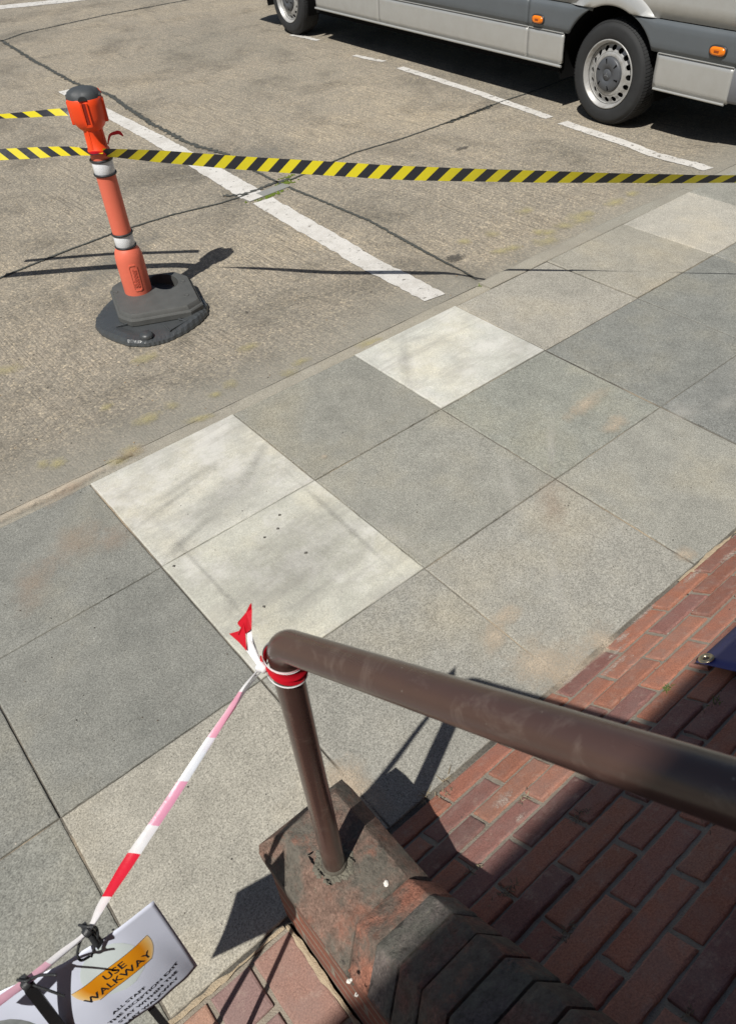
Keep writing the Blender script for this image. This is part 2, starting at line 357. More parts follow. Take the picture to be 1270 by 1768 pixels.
# ================================================================ SETTING
# ---- road
def axis(segs):
    o = []
    for a, b, n in segs: o += [a + (b - a) * i / n for i in range(n)]
    return o + [segs[-1][1]]
xs = axis([(-160, -6, 8), (-6, 2.8, 14), (2.8, 4.2, 20), (4.2, 7.4, 16), (7.4, 20, 6), (20, 200, 8)])
ys = axis([(.135, 2, 30), (2, 12, 8), (12, 220, 10)])
mb = MB(); n = len(ys)
mb.add([(x, y, hz(x, y)) for x in xs for y in ys], [(i * n + j, (i + 1) * n + j, (i + 1) * n + j + 1, i * n + j + 1) for i in range(len(xs) - 1) for j in range(n - 1)], smooth=True)
build("road", mb, ROAD, kind='structure')
mb = MB(); mb.add([(-300, -300, -.30), (300, -300, -.30), (300, 300, -.30), (-300, 300, -.30)], [(0, 1, 2, 3)])
build("ground", mb, MORTAR, kind='structure')
# ---- paving
def slab(mb, poly, z, dz, depth, bev, mi, c, edge_j=.0012, seg=.12, tilt=(0, 0), tf=None):
    """a bevelled slab or brick from a convex outline (counter-clockwise) with slightly worn edges"""
    cen = Vector((sum(p[0] for p in poly) / len(poly), sum(p[1] for p in poly) / len(poly)))
    pts = []
    for i in range(len(poly)):
        a = Vector(poly[i]); b = Vector(poly[(i + 1) % len(poly)]); k = max(2, int((b - a).length / seg))
        for q in range(k): pts.append(a + (b - a) * q / k)
    nrm = []
    for i, p in enumerate(pts):
        d = (pts[(i + 1) % len(pts)] - pts[i - 1]).normalized(); nrm.append(Vector((d.y, -d.x)))
    rs = []
    for ring, (ins, h) in enumerate(((0, -depth), (0, -bev * 1.0), (bev * .35, -bev * .3), (bev * 1.1, 0))):
        r = []
        for p, nn in zip(pts, nrm):
            j = random.gauss(0, edge_j) * (4 if random.random() < .03 else 1) if ring else 0
            q = p - nn * (ins + abs(j) * (1.5 if ring == 3 else .7))
            zz = z + dz + h + tilt[0] * (q.x - cen.x) + tilt[1] * (q.y - cen.y)
            r.append(Vector((q.x, q.y, zz)) if tf is None else tf(q.x, q.y, zz))
        rs.append(r)
    mb.rings(rs, True, False, True, mi, c, False)
UX = [-3.9, -2.93, -1.95, -.953, 0, 1.0, 2.012, 3.007, 4.065, 5.087, 6.088, 7.1, 8.1, 9.1, 10.1, 11.1]
VY = [0, -.886, -1.8145, -2.70]
grey = [(.205, .205, .185), (.190, .190, .175), (.215, .212, .190), (.200, .196, .176)]
mb = MB()
for i in range(len(UX) - 1):
    for j in range(3):
        x0, x1 = UX[i], UX[i + 1]; y1, y0 = VY[j], VY[j + 1]; g = .0022
        c = random.choice(grey); mi = 0
        if (i, j) in ((4, 0),): mi, c = 1, (.42, .405, .365)
        if (i, j) in ((4, 1),): mi, c = 1, (.41, .395, .345)
        if (i, j) in ((6, 0),): mi, c = 1, (.44, .43, .39)
        if (i, j) == (7, 0): c = (.262, .245, .215)
        if (i, j) == (8, 0): c = (.245, .232, .200)
        if (i, j) == (9, 0): c = (.315, .295, .262)
        if (i, j) == (3, 2): c = (.272, .255, .222)
        if (i, j) == (5, 2): c = (.235, .228, .205)
        if (i, j) == (4, 2): c = (.225, .218, .195)
        if (i, j) in ((7, 1), (8, 1)): c = (.168, .170, .160)
        if (i, j) in ((6, 2),): c = (.225, .220, .198)
        if i <= 3 and j < 2: c = (.175, .173, .158)
        if i == 2 and j == 2: c = (.185, .183, .168)
        if (i, j) in ((7, 2), (8, 2)): c = (.175, .177, .168)
        c = tuple(v * (1.37 if mi == 0 else 1.24) for v in c); c = (c[0] * .985, c[1] * .99, c[2] * .975) if mi == 0 else (c[0] * .98, c[1], c[2] * 1.0)
        dz = random.uniform(-.004, .002); tl = (random.uniform(-.003, .003), random.uniform(-.003, .003))
        if (i, j) in ((4, 0), (4, 1), (6, 0)): dz = .004
        if (i, j) in ((6, 1),): tl = (0, 0); dz = -.002
        gx0 = x0 + g + random.uniform(0, .0025) + (.007 if i == 7 else 0); gx1 = x1 - g - random.uniform(0, .0025)
        slab(mb, [(gx0, y0 + g), (gx1, y0 + g), (gx1, y1 - g), (gx0, y1 - g)], 0, dz, .06, .006, mi, c, .0013, .04, tl)
build("pavement", mb, [SLAB, WSLAB], kind='structure')
mb = MB(); mb.box((-3.95, -2.72, -.2), (11.2, .0, -.0085)); build("pavement_bed", mb, BEDM, kind='structure')
# ---- kerb
mb = MB()
for (a, b) in ((-3.9, -2.45), (-2.45, -1.05), (-1.05, .36), (.36, 1.75), (1.75, 3.40), (3.405, 4.8), (4.805, 6.2), (6.205, 7.6), (7.605, 9.0), (9.005, 10.4)):
    lo = b < 3.45; k = 10
    zt = lambda x: (-.022 if lo else -.05 * ss(4.8, 7.2, x)); rs = []
    for q in range(k + 1):
        x = a + (b - a) * q / k; z1 = zt(x) + random.gauss(0, .0012); z0 = -.006 if lo else z1 + .001
        z0 = min(z0, -.002) if lo else z0
        ye = .150 + random.gauss(0, .0015)
        rs.append([(x, .006, -.2), (x, .006, z0 - .006), (x, .014, z0), (x, ye - .03, z1 + (.004 if lo else 0)), (x, ye - .006, z1 - .006 - random.random() * .004), (x, ye, z1 - .02), (x, ye + .004, -.2)])
    c = random.choice([(.36, .335, .28), (.32, .305, .26), (.38, .35, .285)])
    mb.rings([[Vector(p) for p in r] for r in rs], True, True, True, 0, c, False)
build("kerb", mb, KERB, label=None, kind='structure')

# ---- brick slope
bc = [(.44, .190, .125), (.48, .215, .142), (.41, .172, .118), (.33, .160, .132), (.46, .195, .126), (.28, .140, .122), (.50, .240, .165), (.38, .172, .126)]
mb = MB(); PITCH = .107
for r in range(22):
    t0 = .004 + r * PITCH; x = 0
    off = .40 if r % 2 == 1 else .227
    k0 = math.floor((-.16 - off) / .346)
    for k in range(k0, 12):
        xa = off + k * .346 + .0085 + random.uniform(-.003, .003); xb = off + (k + 1) * .346 - .0085 + random.uniform(-.003, .003)
        if xb < -.12: continue
        xa = max(xa, -.153); ta = t0 + .0072 + random.uniform(-.002, .002); tb = t0 + PITCH - .0072 + random.uniform(-.002, .002)
        c = random.choice(bc); f = random.uniform(.66, .92); c = tuple(v * f for v in c)
        slab(mb, [(xa, ta), (xb, ta + random.uniform(-.002, .002)), (xb, tb), (xa, tb)], 0, random.uniform(-.006, .005), .05, .0060, 0, c, .0024, .022,
             (random.uniform(-.012, .012), random.uniform(-.035, .035)), tf=lambda x, t, n: ramp(x, t, n))
# flat strip of bricks on the other side of the wall
for i in range(12):
    xb = -.502 - i * .168; xa = xb - .152
    for j in range(8):
        y1 = -2.735 - j * .352 - (0 if i % 2 == 0 else .176) + .0; y0 = y1 - .336
        c = random.choice(bc); c = (c[0] * .80, c[1] * 1.05, c[2] * 1.15)
        slab(mb, [(xa, y0), (xb, y0), (xb, y1), (xa, y1)], 0, random.uniform(-.003, .001), .05, .008, 0, c, .0018, .035, (0, 0))
        if j == 0 and i % 2 == 1:
            slab(mb, [(xa, -2.735 - .155), (xb, -2.735 - .155), (xb, -2.735), (xa, -2.735)], 0, 0, .05, .008, 0, c, .0018, .035, (0, 0))
build("brick_paving", mb, BRICK, kind='structure')
mb = MB()
mb.add([ramp(-.155, -.0, -.0115), ramp(4.3, -.0, -.0115), ramp(4.3, 2.4, -.0115), ramp(-.155, 2.4, -.0115)], [(0, 1, 2, 3)])
mb.add([(-3.9, -5.0, -.013), (-.49, -5.0, -.013), (-.49, -2.72, -.013), (-3.9, -2.72, -.013)], [(0, 1, 2, 3)])
build("paving_mortar", mb, MORTAR, kind='structure')
mb = MB()                                                     # ragged sandy mortar along the edges of the paving
def ragged(mb, a, b, w0, z=0.003, n=60, jit=.5):
    a = Vector(a); b = Vector(b); d = (b - a).normalized(); nn = Vector((-d.y, d.x, 0)); L = []
    for i in range(n + 1):
        p = a + (b - a) * i / n; w1 = w0 * max(.08, .6 + 1.1 * noise.noise(p * 5) + .5 * noise.noise(p * 22)); w2 = w0 * max(.08, .6 + 1.1 * noise.noise(p * 5 + Vector((9, 3, 0))) + .5 * noise.noise(p * 22 + Vector((5, 3, 0))))
        L += [p + nn * w1 * .5, p + Vector((0, 0, .0015 + random.random() * .002)), p - nn * w2 * .5]
    mb.add(L, [(3 * i + q, 3 * i + q + 1, 3 * i + q + 4, 3 * i + q + 3) for i in range(n) for q in (0, 1)])
ragged(mb, (-2.6, -2.716, .0), (-.51, -2.716, .0), .034, n=260)
ragged(mb, (-.500, -2.72, .0), (-.494, -4.4, .0), .026, n=220)
ragged(mb, (1.85, -2.714, .004), (3.2, -2.714, .004), .030, n=140)
build("edge_mortar", mb, SANDY, kind='structure')

# ---- painted lines, tar joints, stains
def strip_px(mb, pts, widths, step=.05, jit=.15, lift=.006, px=True, fn=None):
    P = [GR(*p) if px else Vector((*p, 0)) for p in pts]; L = []; u = []
    tot = 0
    for i in range(len(P) - 1):
        a, b = P[i], P[i + 1]; n = max(1, int((b - a).length / step)); d = (b - a); d.z = 0; d.normalize(); nn = Vector((-d.y, d.x, 0))
        for q in range(n + (1 if i == len(P) - 2 else 0)):
            s_ = q / n; p = a.lerp(b, s_); wv = widths[i] * (1 - s_) + widths[i + 1] * s_
            p = p + nn * random.gauss(0, wv * jit * .3)
            e = []
            for sg in (1, -1):
                v = p + nn * sg * wv * .5 * (1 + random.uniform(-jit, jit)); v.z = (hz(v.x, v.y) if v.y > .14 else 0) + lift; e.append(v)
            L += e
    n = len(L) // 2
    mb.add(L, [(2 * i, 2 * i + 1, 2 * i + 3, 2 * i + 2) for i in range(n - 1)])
mb = MB()
strip_px(mb, [(110, 157), (268, 239), (437, 338)], [.17, .22, .27], jit=.05)
strip_px(mb, [(453, 347), (600, 433), (750, 515)], [.24, .22, .20], jit=.06)
build("white_bay_line", mb, PAINT, kind='structure')
mb = MB()
strip_px(mb, [(690, 117), (820, 159), (948, 204)], [.14, .14, .14], jit=.10)
strip_px(mb, [(970, 212), (1090, 252), (1222, 293)], [.16, .15, .14], jit=.08)
strip_px(mb, [(611, 96), (662, 107)], [.10, .10], jit=.2); strip_px(mb, [(505, 60), (550, 70)], [.14, .10], jit=.2)
strip_px(mb, [(-40, 17), (120, 1), (180, -6)], [.5, .5, .4], jit=.05)
build("worn_bay_line", mb, PAINT2, kind='structure')
mb = MB()
def tar(pts, w0, jit=.5, step=.022): strip_px(mb, pts, [w0 * .72] * len(pts), step, jit * .8, .0085)
tar([(2, 70), (60, 106), (130, 144), (190, 165), (262, 214), (330, 250), (396, 268)], .085, .7)
tar([(2, 72), (40, 58), (180, 27), (325, 0), (420, -22)], .060, .6)
tar([(396, 270), (440, 296), (480, 316), (560, 350), (640, 383), (720, 428), (800, 470), (822, 484)], .045, .4)
tar([(-30, 492), (0, 481), (100, 440), (200, 402), (300, 371), (380, 352), (430, 336)], .034, .4)
tar([(500, 312), (560, 286), (610, 265), (700, 238), (800, 202), (860, 178), (930, 155), (1000, 128)], .032, .5)
tar([(770, 214), (815, 196), (850, 182)], .075, .9)
tar([(385, 340), (425, 336), (470, 318), (500, 309)], .06, .9)
build("road_joint", mb, TAR, kind='structure')

def splat(mb, c, a, b, rot=0, lift=.005, on='road'):
    """a soft-edged patch lying on the surface: centre (units), half sizes"""
    N = 8; o = len(mb.v); vs = []
    for i in range(N + 1):
        for j in range(N + 1):
            u, v = i / N, j / N; dx = (u * 2 - 1) * a; dy = (v * 2 - 1) * b
            x = c[0] + dx * math.cos(rot) - dy * math.sin(rot); y = c[1] + dx * math.sin(rot) + dy * math.cos(rot)
            if on == 'road': z = hz(x, y) if y > .145 else -.018 if x < 3.4 else 0.0
            else: z = 0.006
            p = Vector((x, y, z + lift))
            if on == 'ramp': p = ramp(x, y, .006 + lift)
            mb.uv[o + i * (N + 1) + j] = (u, v); vs.append(p)
    mb.add(vs, [(i * (N + 1) + j, (i + 1) * (N + 1) + j, (i + 1) * (N + 1) + j + 1, i * (N + 1) + j + 1) for i in range(N) for j in range(N)])
mb = MB()
for (px, py, a, b) in ((1000, 378, .16, .09), (975, 391, .12, .06), (948, 402, .10, .05), (940, 418, .16, .06), (930, 402, .07, .06), (862, 435, .13, .05), (885, 428, .10, .05),
                       (848, 404, .09, .05), (905, 365, .14, .05), (1060, 350, .14, .06), (1090, 335, .10, .05), (800, 418, .08, .05), (1015, 370, .1, .05), (1130, 318, .12, .05),
                       (640, 595, .12, .05), (500, 645, .08, .04), (398, 665, .07, .045), (372, 682, .06, .035), (298, 702, .055, .045), (184, 704, .06, .045), (255, 725, .12, .05), (100, 800, .07, .05), (75, 803, .05, .04),
                       (345, 725, .12, .03), (230, 780, .09, .05), (205, 798, .08, .04), (520, 625, .1, .03), (430, 600, .1, .05), (250, 620, .14, .06), (10, 640, .14, .06)):
    p = GR(px, py); splat(mb, (p.x, p.y), a * 1.2, b * 2.0, random.uniform(-.4, .4) - .15, .0065 + random.random() * .003)
build("yellow_road_paint", mb, YEL, kind='structure')
mb = MB()
for (px, py, a, b) in ((797, 257, .16, .055), (785, 447, .17, .11), (640, 505, .02, .02), (425, 540, .02, .03)):
    p = GR(px, py); splat(mb, (p.x, p.y), a, b, -.1, .0095)
build("dark_road_stain", mb, SPOT, kind='structure')
mb = MB()
p = GR(440, 270); splat(mb, (p.x, p.y), .75, .5, .1, .0035)
p = GR(500, 690); splat(mb, (p.x, p.y), 1.3, .22, 0, .0042); p = GR(200, 450); splat(mb, (p.x, p.y), .9, .25, .5, .0038)
build("grey_road_stain", mb, DPATCH, kind='structure')
mb = MB()
for (px, py, a, b, rot, lf) in ((985, 1165, .17, .13, .3, .0040), (930, 1150, .14, .12, 0, .0052), (870, 1065, .10, .05, 0, .0046), (1040, 1115, .12, .06, .7, .0058), (620, 1370, .07, .16, .2, .0050), (600, 1345, .10, .08, 0, .0062),
                            (1180, 960, .05, .05, 0, .0045), (850, 1105, .10, .05, .5, .0066), (1060, 735, .12, .06, .1, .0050), (1010, 700, .2, .05, .1, .0042), (560, 790, .02, .02, 0, .0060), (80, 860, .5, .035, 0, .0050)):
    p = G(px, py); splat(mb, (p.x, p.y), a * 1.35, b * 1.45, rot, lf, 'pave')
build("blown_sand", mb, SAND, kind='stuff')
mb = MB()
for (px, py, a, b, rot, lf) in ((195, 932, .125, .09, .6, .0070), (225, 785, .12, .06, 0, .0074), (130, 940, .2, .12, .4, .0078), (120, 850, .16, .05, .2, .0072), (950, 870, .25, .08, .7, .0080), (60, 1010, .2, .1, .9, .0082)):
    p = G(px, py); splat(mb, (p.x, p.y), a * 1.35, b * 1.45, rot, lf, 'pave')
build("orange_stain", mb, RUST, kind='stuff')
mb = MB()
for (px, py, a, b, rot, lf) in ((270, 905, .03, .52, .1, .0084), (170, 845, .06, .06, 0, .0088), (1175, 715, .14, .08, 0, .0086), (1250, 700, .12, .06, 0, .0090), (680, 1020, .2, .03, 0, .0092), (880, 590, .3, .05, .8, .0094), (690, 930, .04, .3, .0, .0096), (950, 770, .3, .03, .7, .0098), (880, 850, .3, .04, .9, .0100), (960, 1010, .3, .03, .9, .0102)):
    p = G(px, py); splat(mb, (p.x, p.y), a * 1.35, b * 1.45, rot, lf, 'pave')
build("cement_bloom", mb, BLOOM, kind='stuff')
mb = MB()
for (x, t, a, b, lf) in ((1.02, .03, .13, .035, .001), (1.35, .05, .12, .05, .002), (1.25, .10, .14, .03, .003), (1.55, .03, .2, .03, .004), (.33, .30, .10, .07, .001), (1.9, .05, .2, .05, .001), (.30, .42, .05, .03, .002), (1.15, .16, .2, .04, .004), (2.1, .12, .15, .05, .002)):
    splat(mb, (x, t), a, b, 0, lf, 'ramp')
build("lime_flecks", mb, WHITEFLECK, kind='stuff')
mb = MB()
for (px, py, a, b, rot, lf) in ((400, 862, .42, .13, .36, .0104), (330, 830, .30, .035, .12, .0106), (440, 800, .25, .05, .5, .0108), (330, 925, .26, .03, .3, .0110), (365, 1005, .016, .42, 0, .0112), (590, 905, .020, .50, -.05, .0114), (700, 630, .3, .05, .9, .0107), (300, 865, .3, .02, .2, .0107), (500, 980, .5, .3, .4, .0109)):
    p = G(px, py); splat(mb, (p.x, p.y), a * 1.35, b * 1.45, rot, lf, 'pave')
build("trowel_marks", mb, SWEEP, kind='stuff')
# scattered grit and small stones on road and paving
mb = MB()
def stone(p, r, c):
    vs = []
    for k in range(6):
        d = [(1, 0, 0), (-1, 0, 0), (0, 1, 0), (0, -1, 0), (0, 0, 1), (0, 0, -1)][k]
        vs.append(p + Vector(d) * r * random.uniform(.6, 1.3) * (0.6 if k > 3 else 1))
    mb.add(vs, [(0, 2, 4), (2, 1, 4), (1, 3, 4), (3, 0, 4), (2, 0, 5), (1, 2, 5), (3, 1, 5), (0, 3, 5)], 0, c)
for _ in range(900):
    x = random.uniform(-2.2, 7); y = random.uniform(.16, 9) * random.random() ** .6
    stone(Vector((x, max(.17, y), hz(x, max(.17, y)) + .003)), random.uniform(.003, .008), random.choice([(.45, .42, .36), (.10, .09, .08), (.25, .22, .18), (.35, .25, .15)]))
for _ in range(420):
    x = random.uniform(-2.2, 4.2); y = random.uniform(-2.7, -.02)
    stone(Vector((x, y, .003)), random.uniform(.002, .0050), random.choice([(.45, .42, .36), (.06, .055, .05), (.25, .22, .18), (.12, .10, .08)]))
for _ in range(160):
    stone(ramp(random.uniform(-.1, 3), random.uniform(0, 1.6), -.006), random.uniform(.002, .006), random.choice([(.45, .42, .36), (.06, .055, .05), (.20, .12, .10)]))
for px, py in ((483, 889), (480, 912), (456, 928), (528, 954), (300, 977), (455, 1047)):
    stone(G(px, py, .008), .010, (.09, .085, .075))
m = NT("grit_stone"); GRIT = m.fin(m.attr(), .9)
build("grit", mb, GRIT, kind='stuff')
# dry grass, moss and weeds in the joints
mb = MB()
def blade(p, L, wd, c, up=.6):
    d = Vector((random.gauss(0, 1), random.gauss(0, 1), 0)).normalized(); s_ = d.cross(Vector((0, 0, 1))) * wd
    q = p + d * L * .5 + Vector((0, 0, L * up * .5)); e = p + d * L + Vector((0, 0, L * up * random.uniform(.1, 1)))
    mb.add([p - s_, p + s_, q + s_ * .8, q - s_ * .8, e], [(0, 1, 2, 3), (3, 2, 4)], 0, c)
GRN = [(.10, .15, .03), (.14, .19, .04), (.08, .12, .03)]; DRY = [(.20, .16, .10), (.14, .11, .08), (.28, .23, .15)]
for (px, py, n, r) in ((837, 495, 26, .035), (497, 313, 10, .02)):
    for _ in range(n):
        p = GR(px, py) + Vector((random.gauss(0, r), random.gauss(0, r * .4), .0)); p.z = hz(p.x, max(p.y, .16)) + .006; blade(p, random.uniform(.02, .05), .004, random.choice(GRN))
def rjoint(px, py): # point on the brick slope seen at a pixel
    d = ray(px, py); s_ = (RM * (RY - CAM.y) - CAM.z) / (d.z + RM * d.y); return CAM + d * s_
for (px, py, n, r, cs) in ((1150, 1190, 26, .012, GRN), (1235, 1215, 46, .016, GRN + DRY), (1000, 1408, 30, .022, DRY), (872, 1540, 44, .022, DRY), (975, 1613, 24, .018, DRY), (905, 1375, 14, .014, DRY), (770, 1368, 12, .02, DRY),
                       (1190, 1752, 12, .012, DRY), (820, 1500, 14, .02, DRY), (1225, 1420, 8, .02, DRY)):
    for _ in range(n):
        p = rjoint(px, py) + Vector((random.gauss(0, r), random.gauss(0, r * .45), 0)); p.z = RM * (RY - p.y) + .002; blade(p, random.uniform(.008, .024), .0017, random.choice(cs), .25)
for _ in range(16):
    p = G(750, 1365) + Vector((random.gauss(0, .06), random.gauss(0, .008), .006)); blade(p, .05, .0018, random.choice(DRY), .1)
m = NT("joint_weed"); WEED = m.fin(m.attr(), .8)
build("joint_weeds", mb, WEED, kind='stuff')
mb = MB()                                                      # moss cushions round the metal plate
for (px, py, n, a, b) in ((492, 318, 45, .12, .05), (470, 337, 60, .20, .035), (445, 342, 24, .16, .02), (497, 306, 20, .10, .03)):
    for _ in range(n):
        p = GR(px, py) + Vector((random.gauss(0, a * .5), random.gauss(0, b * .5), 0)); r = random.uniform(.008, .020)
        vs = [p + Vector((math.cos(k) * r * random.uniform(.7, 1.2), math.sin(k) * r * random.uniform(.7, 1.2), .004)) for k in (0, 1, 2, 3, 4, 5)] + [p + Vector((0, 0, .012))]
        mb.add(vs, [(k, (k + 1) % 6, 6) for k in range(6)], 0, None, True)
build("moss", mb, MOSS, kind='stuff')

# ================================================================ THINGS
# ---- metal stop-valve plate in the road
P0 = GR(440, 342); P1 = GR(492, 322); d = (P1 - P0); d.z = 0; L = d.length; d.normalize(); nn = Vector((-d.y, d.x, 0)); zr = -.14
cv = empty("access_cover", (P0.x, P0.y, zr), "small oblong metal plate in the road, its left end under the white line", "access cover")
def obox(mb, o, d, nn, l0, l1, w0, w1, z0, z1, mi=0, c=None):
    pts = [o + d * a + nn * b for a, b in ((l0, w0), (l1, w0), (l1, w1), (l0, w1))]
    mb.rings([[Vector((p.x, p.y, z0)) for p in pts], [Vector((p.x, p.y, z1)) for p in pts]], mi=mi, c=c)
mb = MB(); obox(mb, P0, d, nn, -.10, L + .03, -.055, .075, zr - .02, zr + .010); build("plate", mb, plain("grey_plate_metal", (.27, .27, .25), .6, .0, .15, 30, .001), cv)
mb = MB(); obox(mb, P0, d, nn, -.10, .07, -.053, .073, zr + .0102, zr + .0125); build("paint_patch", mb, PAINT, cv)

# ---- bollard (retractable-belt post)
BX, BY = 1.36, 2.03
bo = empty("barrier_post", (BX, BY, -.14), "faded orange plastic barrier post with black cap and two silver bands standing on the road", "barrier post")
O = (BX, BY, 0)
mb = MB(); mb.lathe([(.108, -.04), (.110, .0), (.110, .26), (.108, .30), (.098, .345), (.080, .372), (.072, .382)], O); body = build("base_sleeve", mb, SAL, bo); 
mb = MB(); mb.lathe([(.072, .37), (.073, .50), (.072, .93), (.071, 1.10)], O); build("tube", mb, SAL, bo)
for (a, b) in ((.388, .478), (.940, 1.028)):
    mb = MB(); mb.lathe([(.074, a), (.0755, a + .003), (.0755, b - .003), (.074, b)], O); bd = build("reflective_band", mb, REFL, bo)
    for z in (a - .006, b + .006):
        mb = MB(); ring = []
        n1, n2 = 40, 8
        for i in range(n1):
            A = 2 * math.pi * i / n1; e = Vector((math.cos(A), math.sin(A), 0)); cc = Vector(O) + e * .0768 + Vector((0, 0, z))
            ring.append([cc + e * .0085 * math.cos(2 * math.pi * k / n2) + Vector((0, 0, 1)) * .0085 * math.sin(2 * math.pi * k / n2) for k in range(n2)])
        mb.rings(ring + [ring[0]], True, False, False, 0, None, True); build("ring", mb, BLKP, bd)
mb = MB(); mb.lathe([(.071, 1.085), (.078, 1.090), (.078, 1.105), (.071, 1.112), (.068, 1.24), (.074, 1.27)], O)
for k in range(4):
    A = math.radians(45 + 90 * k - 10); e = Vector((math.cos(A), math.sin(A), 0)); f2 = Vector((-e.y, e.x, 0))
    obox(mb, Vector(O) + e * .045, e, f2, 0, .027, -.008, .008, 1.12, 1.26)
build("collar", mb, ORG, bo)
# head: rounded cassette with ribs and slot
ax = Vector((math.cos(math.radians(-48)), math.sin(math.radians(-48)), 0)); ay = Vector((-ax.y, ax.x, 0))
mb = MB(); rs = []
for (r, z) in ((.072, 1.240), (.088, 1.256), (.106, 1.286), (.115, 1.320), (.117, 1.40), (.116, 1.440), (.110, 1.446)):
    rs.append([Vector(O) + ax * math.copysign(abs(math.cos(t)) ** .8, math.cos(t)) * r + ay * math.copysign(abs(math.sin(t)) ** .8, math.sin(t)) * r * .92 + Vector((0, 0, z)) for t in [2 * math.pi * k / 40 for k in range(40)]])
mb.rings(rs, True, True, True, 0, None, True); hd = build("belt_head", mb, ORG, bo)
camdir = Vector((CAM.x - BX, CAM.y - BY, 0)).normalized()
for ang, dark in ((0, True), (90, True), (180, True), (-90, True)):
    A = math.radians(ang - 8); e = Vector((camdir.x * math.cos(A) - camdir.y * math.sin(A), camdir.x * math.sin(A) + camdir.y * math.cos(A), 0)); f2 = Vector((-e.y, e.x, 0))
    mb = MB()
    for sg in (-1, 1): obox(mb, Vector(O) + e * .094, e, f2, 0, .030, sg * .018 - .0055, sg * .018 + .0055, 1.285, 1.430)
    obox(mb, Vector(O) + e * .094, e, f2, 0, .030, -.02, .02, 1.280, 1.294); build("slot_rail", mb, ORG, hd)
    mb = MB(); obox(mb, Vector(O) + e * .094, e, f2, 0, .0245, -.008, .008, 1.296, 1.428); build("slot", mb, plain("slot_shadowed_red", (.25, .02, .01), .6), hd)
mb = MB(); rs = []
for (r, z) in ((.114, 1.438), (.113, 1.458), (.103, 1.483), (.078, 1.498), (.035, 1.504), (0.0005, 1.505)):
    rs.append([Vector(O) + ax * math.copysign(abs(math.cos(t)) ** .85, math.cos(t)) * r + ay * math.copysign(abs(math.sin(t)) ** .85, math.sin(t)) * r * .92 + Vector((0, 0, z - (.018 if abs(math.cos(2 * t)) > .93 and r > .1 else 0))) for t in [2 * math.pi * k / 48 for k in range(48)]])
mb.rings(rs, True, False, False, 0, None, True); cp = build("cap", mb, GRYP, bo)
for ang in (0, 90, 180, 270):
    A = math.radians(ang - 8); e = Vector((camdir.x * math.cos(A) - camdir.y * math.sin(A), camdir.x * math.sin(A) + camdir.y * math.cos(A), 0)); f2 = Vector((-e.y, e.x, 0))
    mb = MB(); c0 = Vector(O) + e * .105 + Vector((0, 0, 1.446)); pts = [c0 + f2 * .030 * math.cos(t) + Vector((0, 0, 1)) * .025 * math.sin(t) for t in [math.pi * k / 12 for k in range(13)]]
    pts2 = [p + e * .012 - Vector((0, 0, .002)) for p in pts]; mb.rings([pts, pts2], True, True, True); build("finger_notch", mb, BLKP, cp)
mb = MB(); e = (Vector((1, .15, 0))).normalized(); mb.tube([Vector(O) + e * .08 + Vector((0, 0, 1.45)), Vector(O) + e * .12 + Vector((0, 0, 1.462)), Vector(O) + e * .13 + Vector((0, 0, 1.44))], .013, 8); build("release_clip", mb, ORG, hd)
# embossed plate with the maker's word, reading upwards
A0 = math.atan2(camdir.y, camdir.x) + math.radians(2)
def on_sleeve(a, z, r): return Vector((BX + r * math.cos(A0 + a), BY + r * math.sin(A0 + a), z))
mb = MB(); W2, Z0, Z1, CR = .27, .045, .255, .05
def rrect(w2, z0, z1, cr, n=6):
    pts = []
    for (sx, zz, a0) in ((1, z1, 0), (-1, z1, 90), (-1, z0, 180), (1, z0, 270)):
        cxx = sx * (w2 * .110 - cr); czz = zz - cr if zz == z1 else zz + cr
        for k in range(n + 1):
            t = math.radians(a0 + 90 * k / n); pts.append((cxx + cr * math.cos(t), czz + cr * math.sin(t)))
    return pts
outer = rrect(.30, .040, .262, .020); inner = rrect(.235, .050, .252, .014)
mb.rings([[on_sleeve(x / .110, z, .1095) for x, z in outer], [on_sleeve(x / .110, z, .1140) for x, z in outer], [on_sleeve(x / .110, z, .1140) for x, z in inner], [on_sleeve(x / .110, z, .1104) for x, z in inner]], True, False, False, 0, None, False)
emb = build("nameplate_rim", mb, SAL, bo)
def text_mesh(body, size, bold=0.0, spacing=1.0):
    cu = bpy.data.curves.new("t", 'FONT'); cu.body = body; cu.size = size; cu.resolution_u = 4; cu.offset = bold; cu.space_character = spacing
    cu.align_x = 'CENTER'; cu.align_y = 'CENTER'
    ob = bpy.data.objects.new("t", cu); col.objects.link(ob); dg = bpy.context.evaluated_depsgraph_get()
    me = bpy.data.meshes.new_from_object(ob.evaluated_get(dg)); bpy.data.objects.remove(ob)
    bm = bmesh.new(); bm.from_mesh(me); bmesh.ops.triangulate(bm, faces=bm.faces); bmesh.ops.subdivide_edges(bm, edges=[e for e in bm.edges if e.calc_length() > size * .35], cuts=1)
    bmesh.ops.triangulate(bm, faces=bm.faces)
    v = [tuple(p.co) for p in bm.verts]; bm.verts.index_update(); f = [[q.index for q in x.verts] for x in bm.faces]; bm.free(); bpy.data.meshes.remove(me); return v, f
v, f_ = text_mesh("Skipper", .060, .0012)
mb = MB(); vs = [on_sleeve(-y / .110, .151 + x * .84, .1140) for x, y, z in v]; vs = [on_sleeve(y / .110, .151 - x * .84, .1246) for x, y, z in v] if False else vs
mb.add(vs, f_); mb.add([Vector((BX, BY, p.z)) + (p - Vector((BX, BY, p.z))) * .975 for p in vs], f_)
bme = {}
for t in f_:
    for a, b in ((t[0], t[1]), (t[1], t[2]), (t[2], t[0])):
        k = (min(a, b), max(a, b)); bme[k] = bme.get(k, 0) + 1
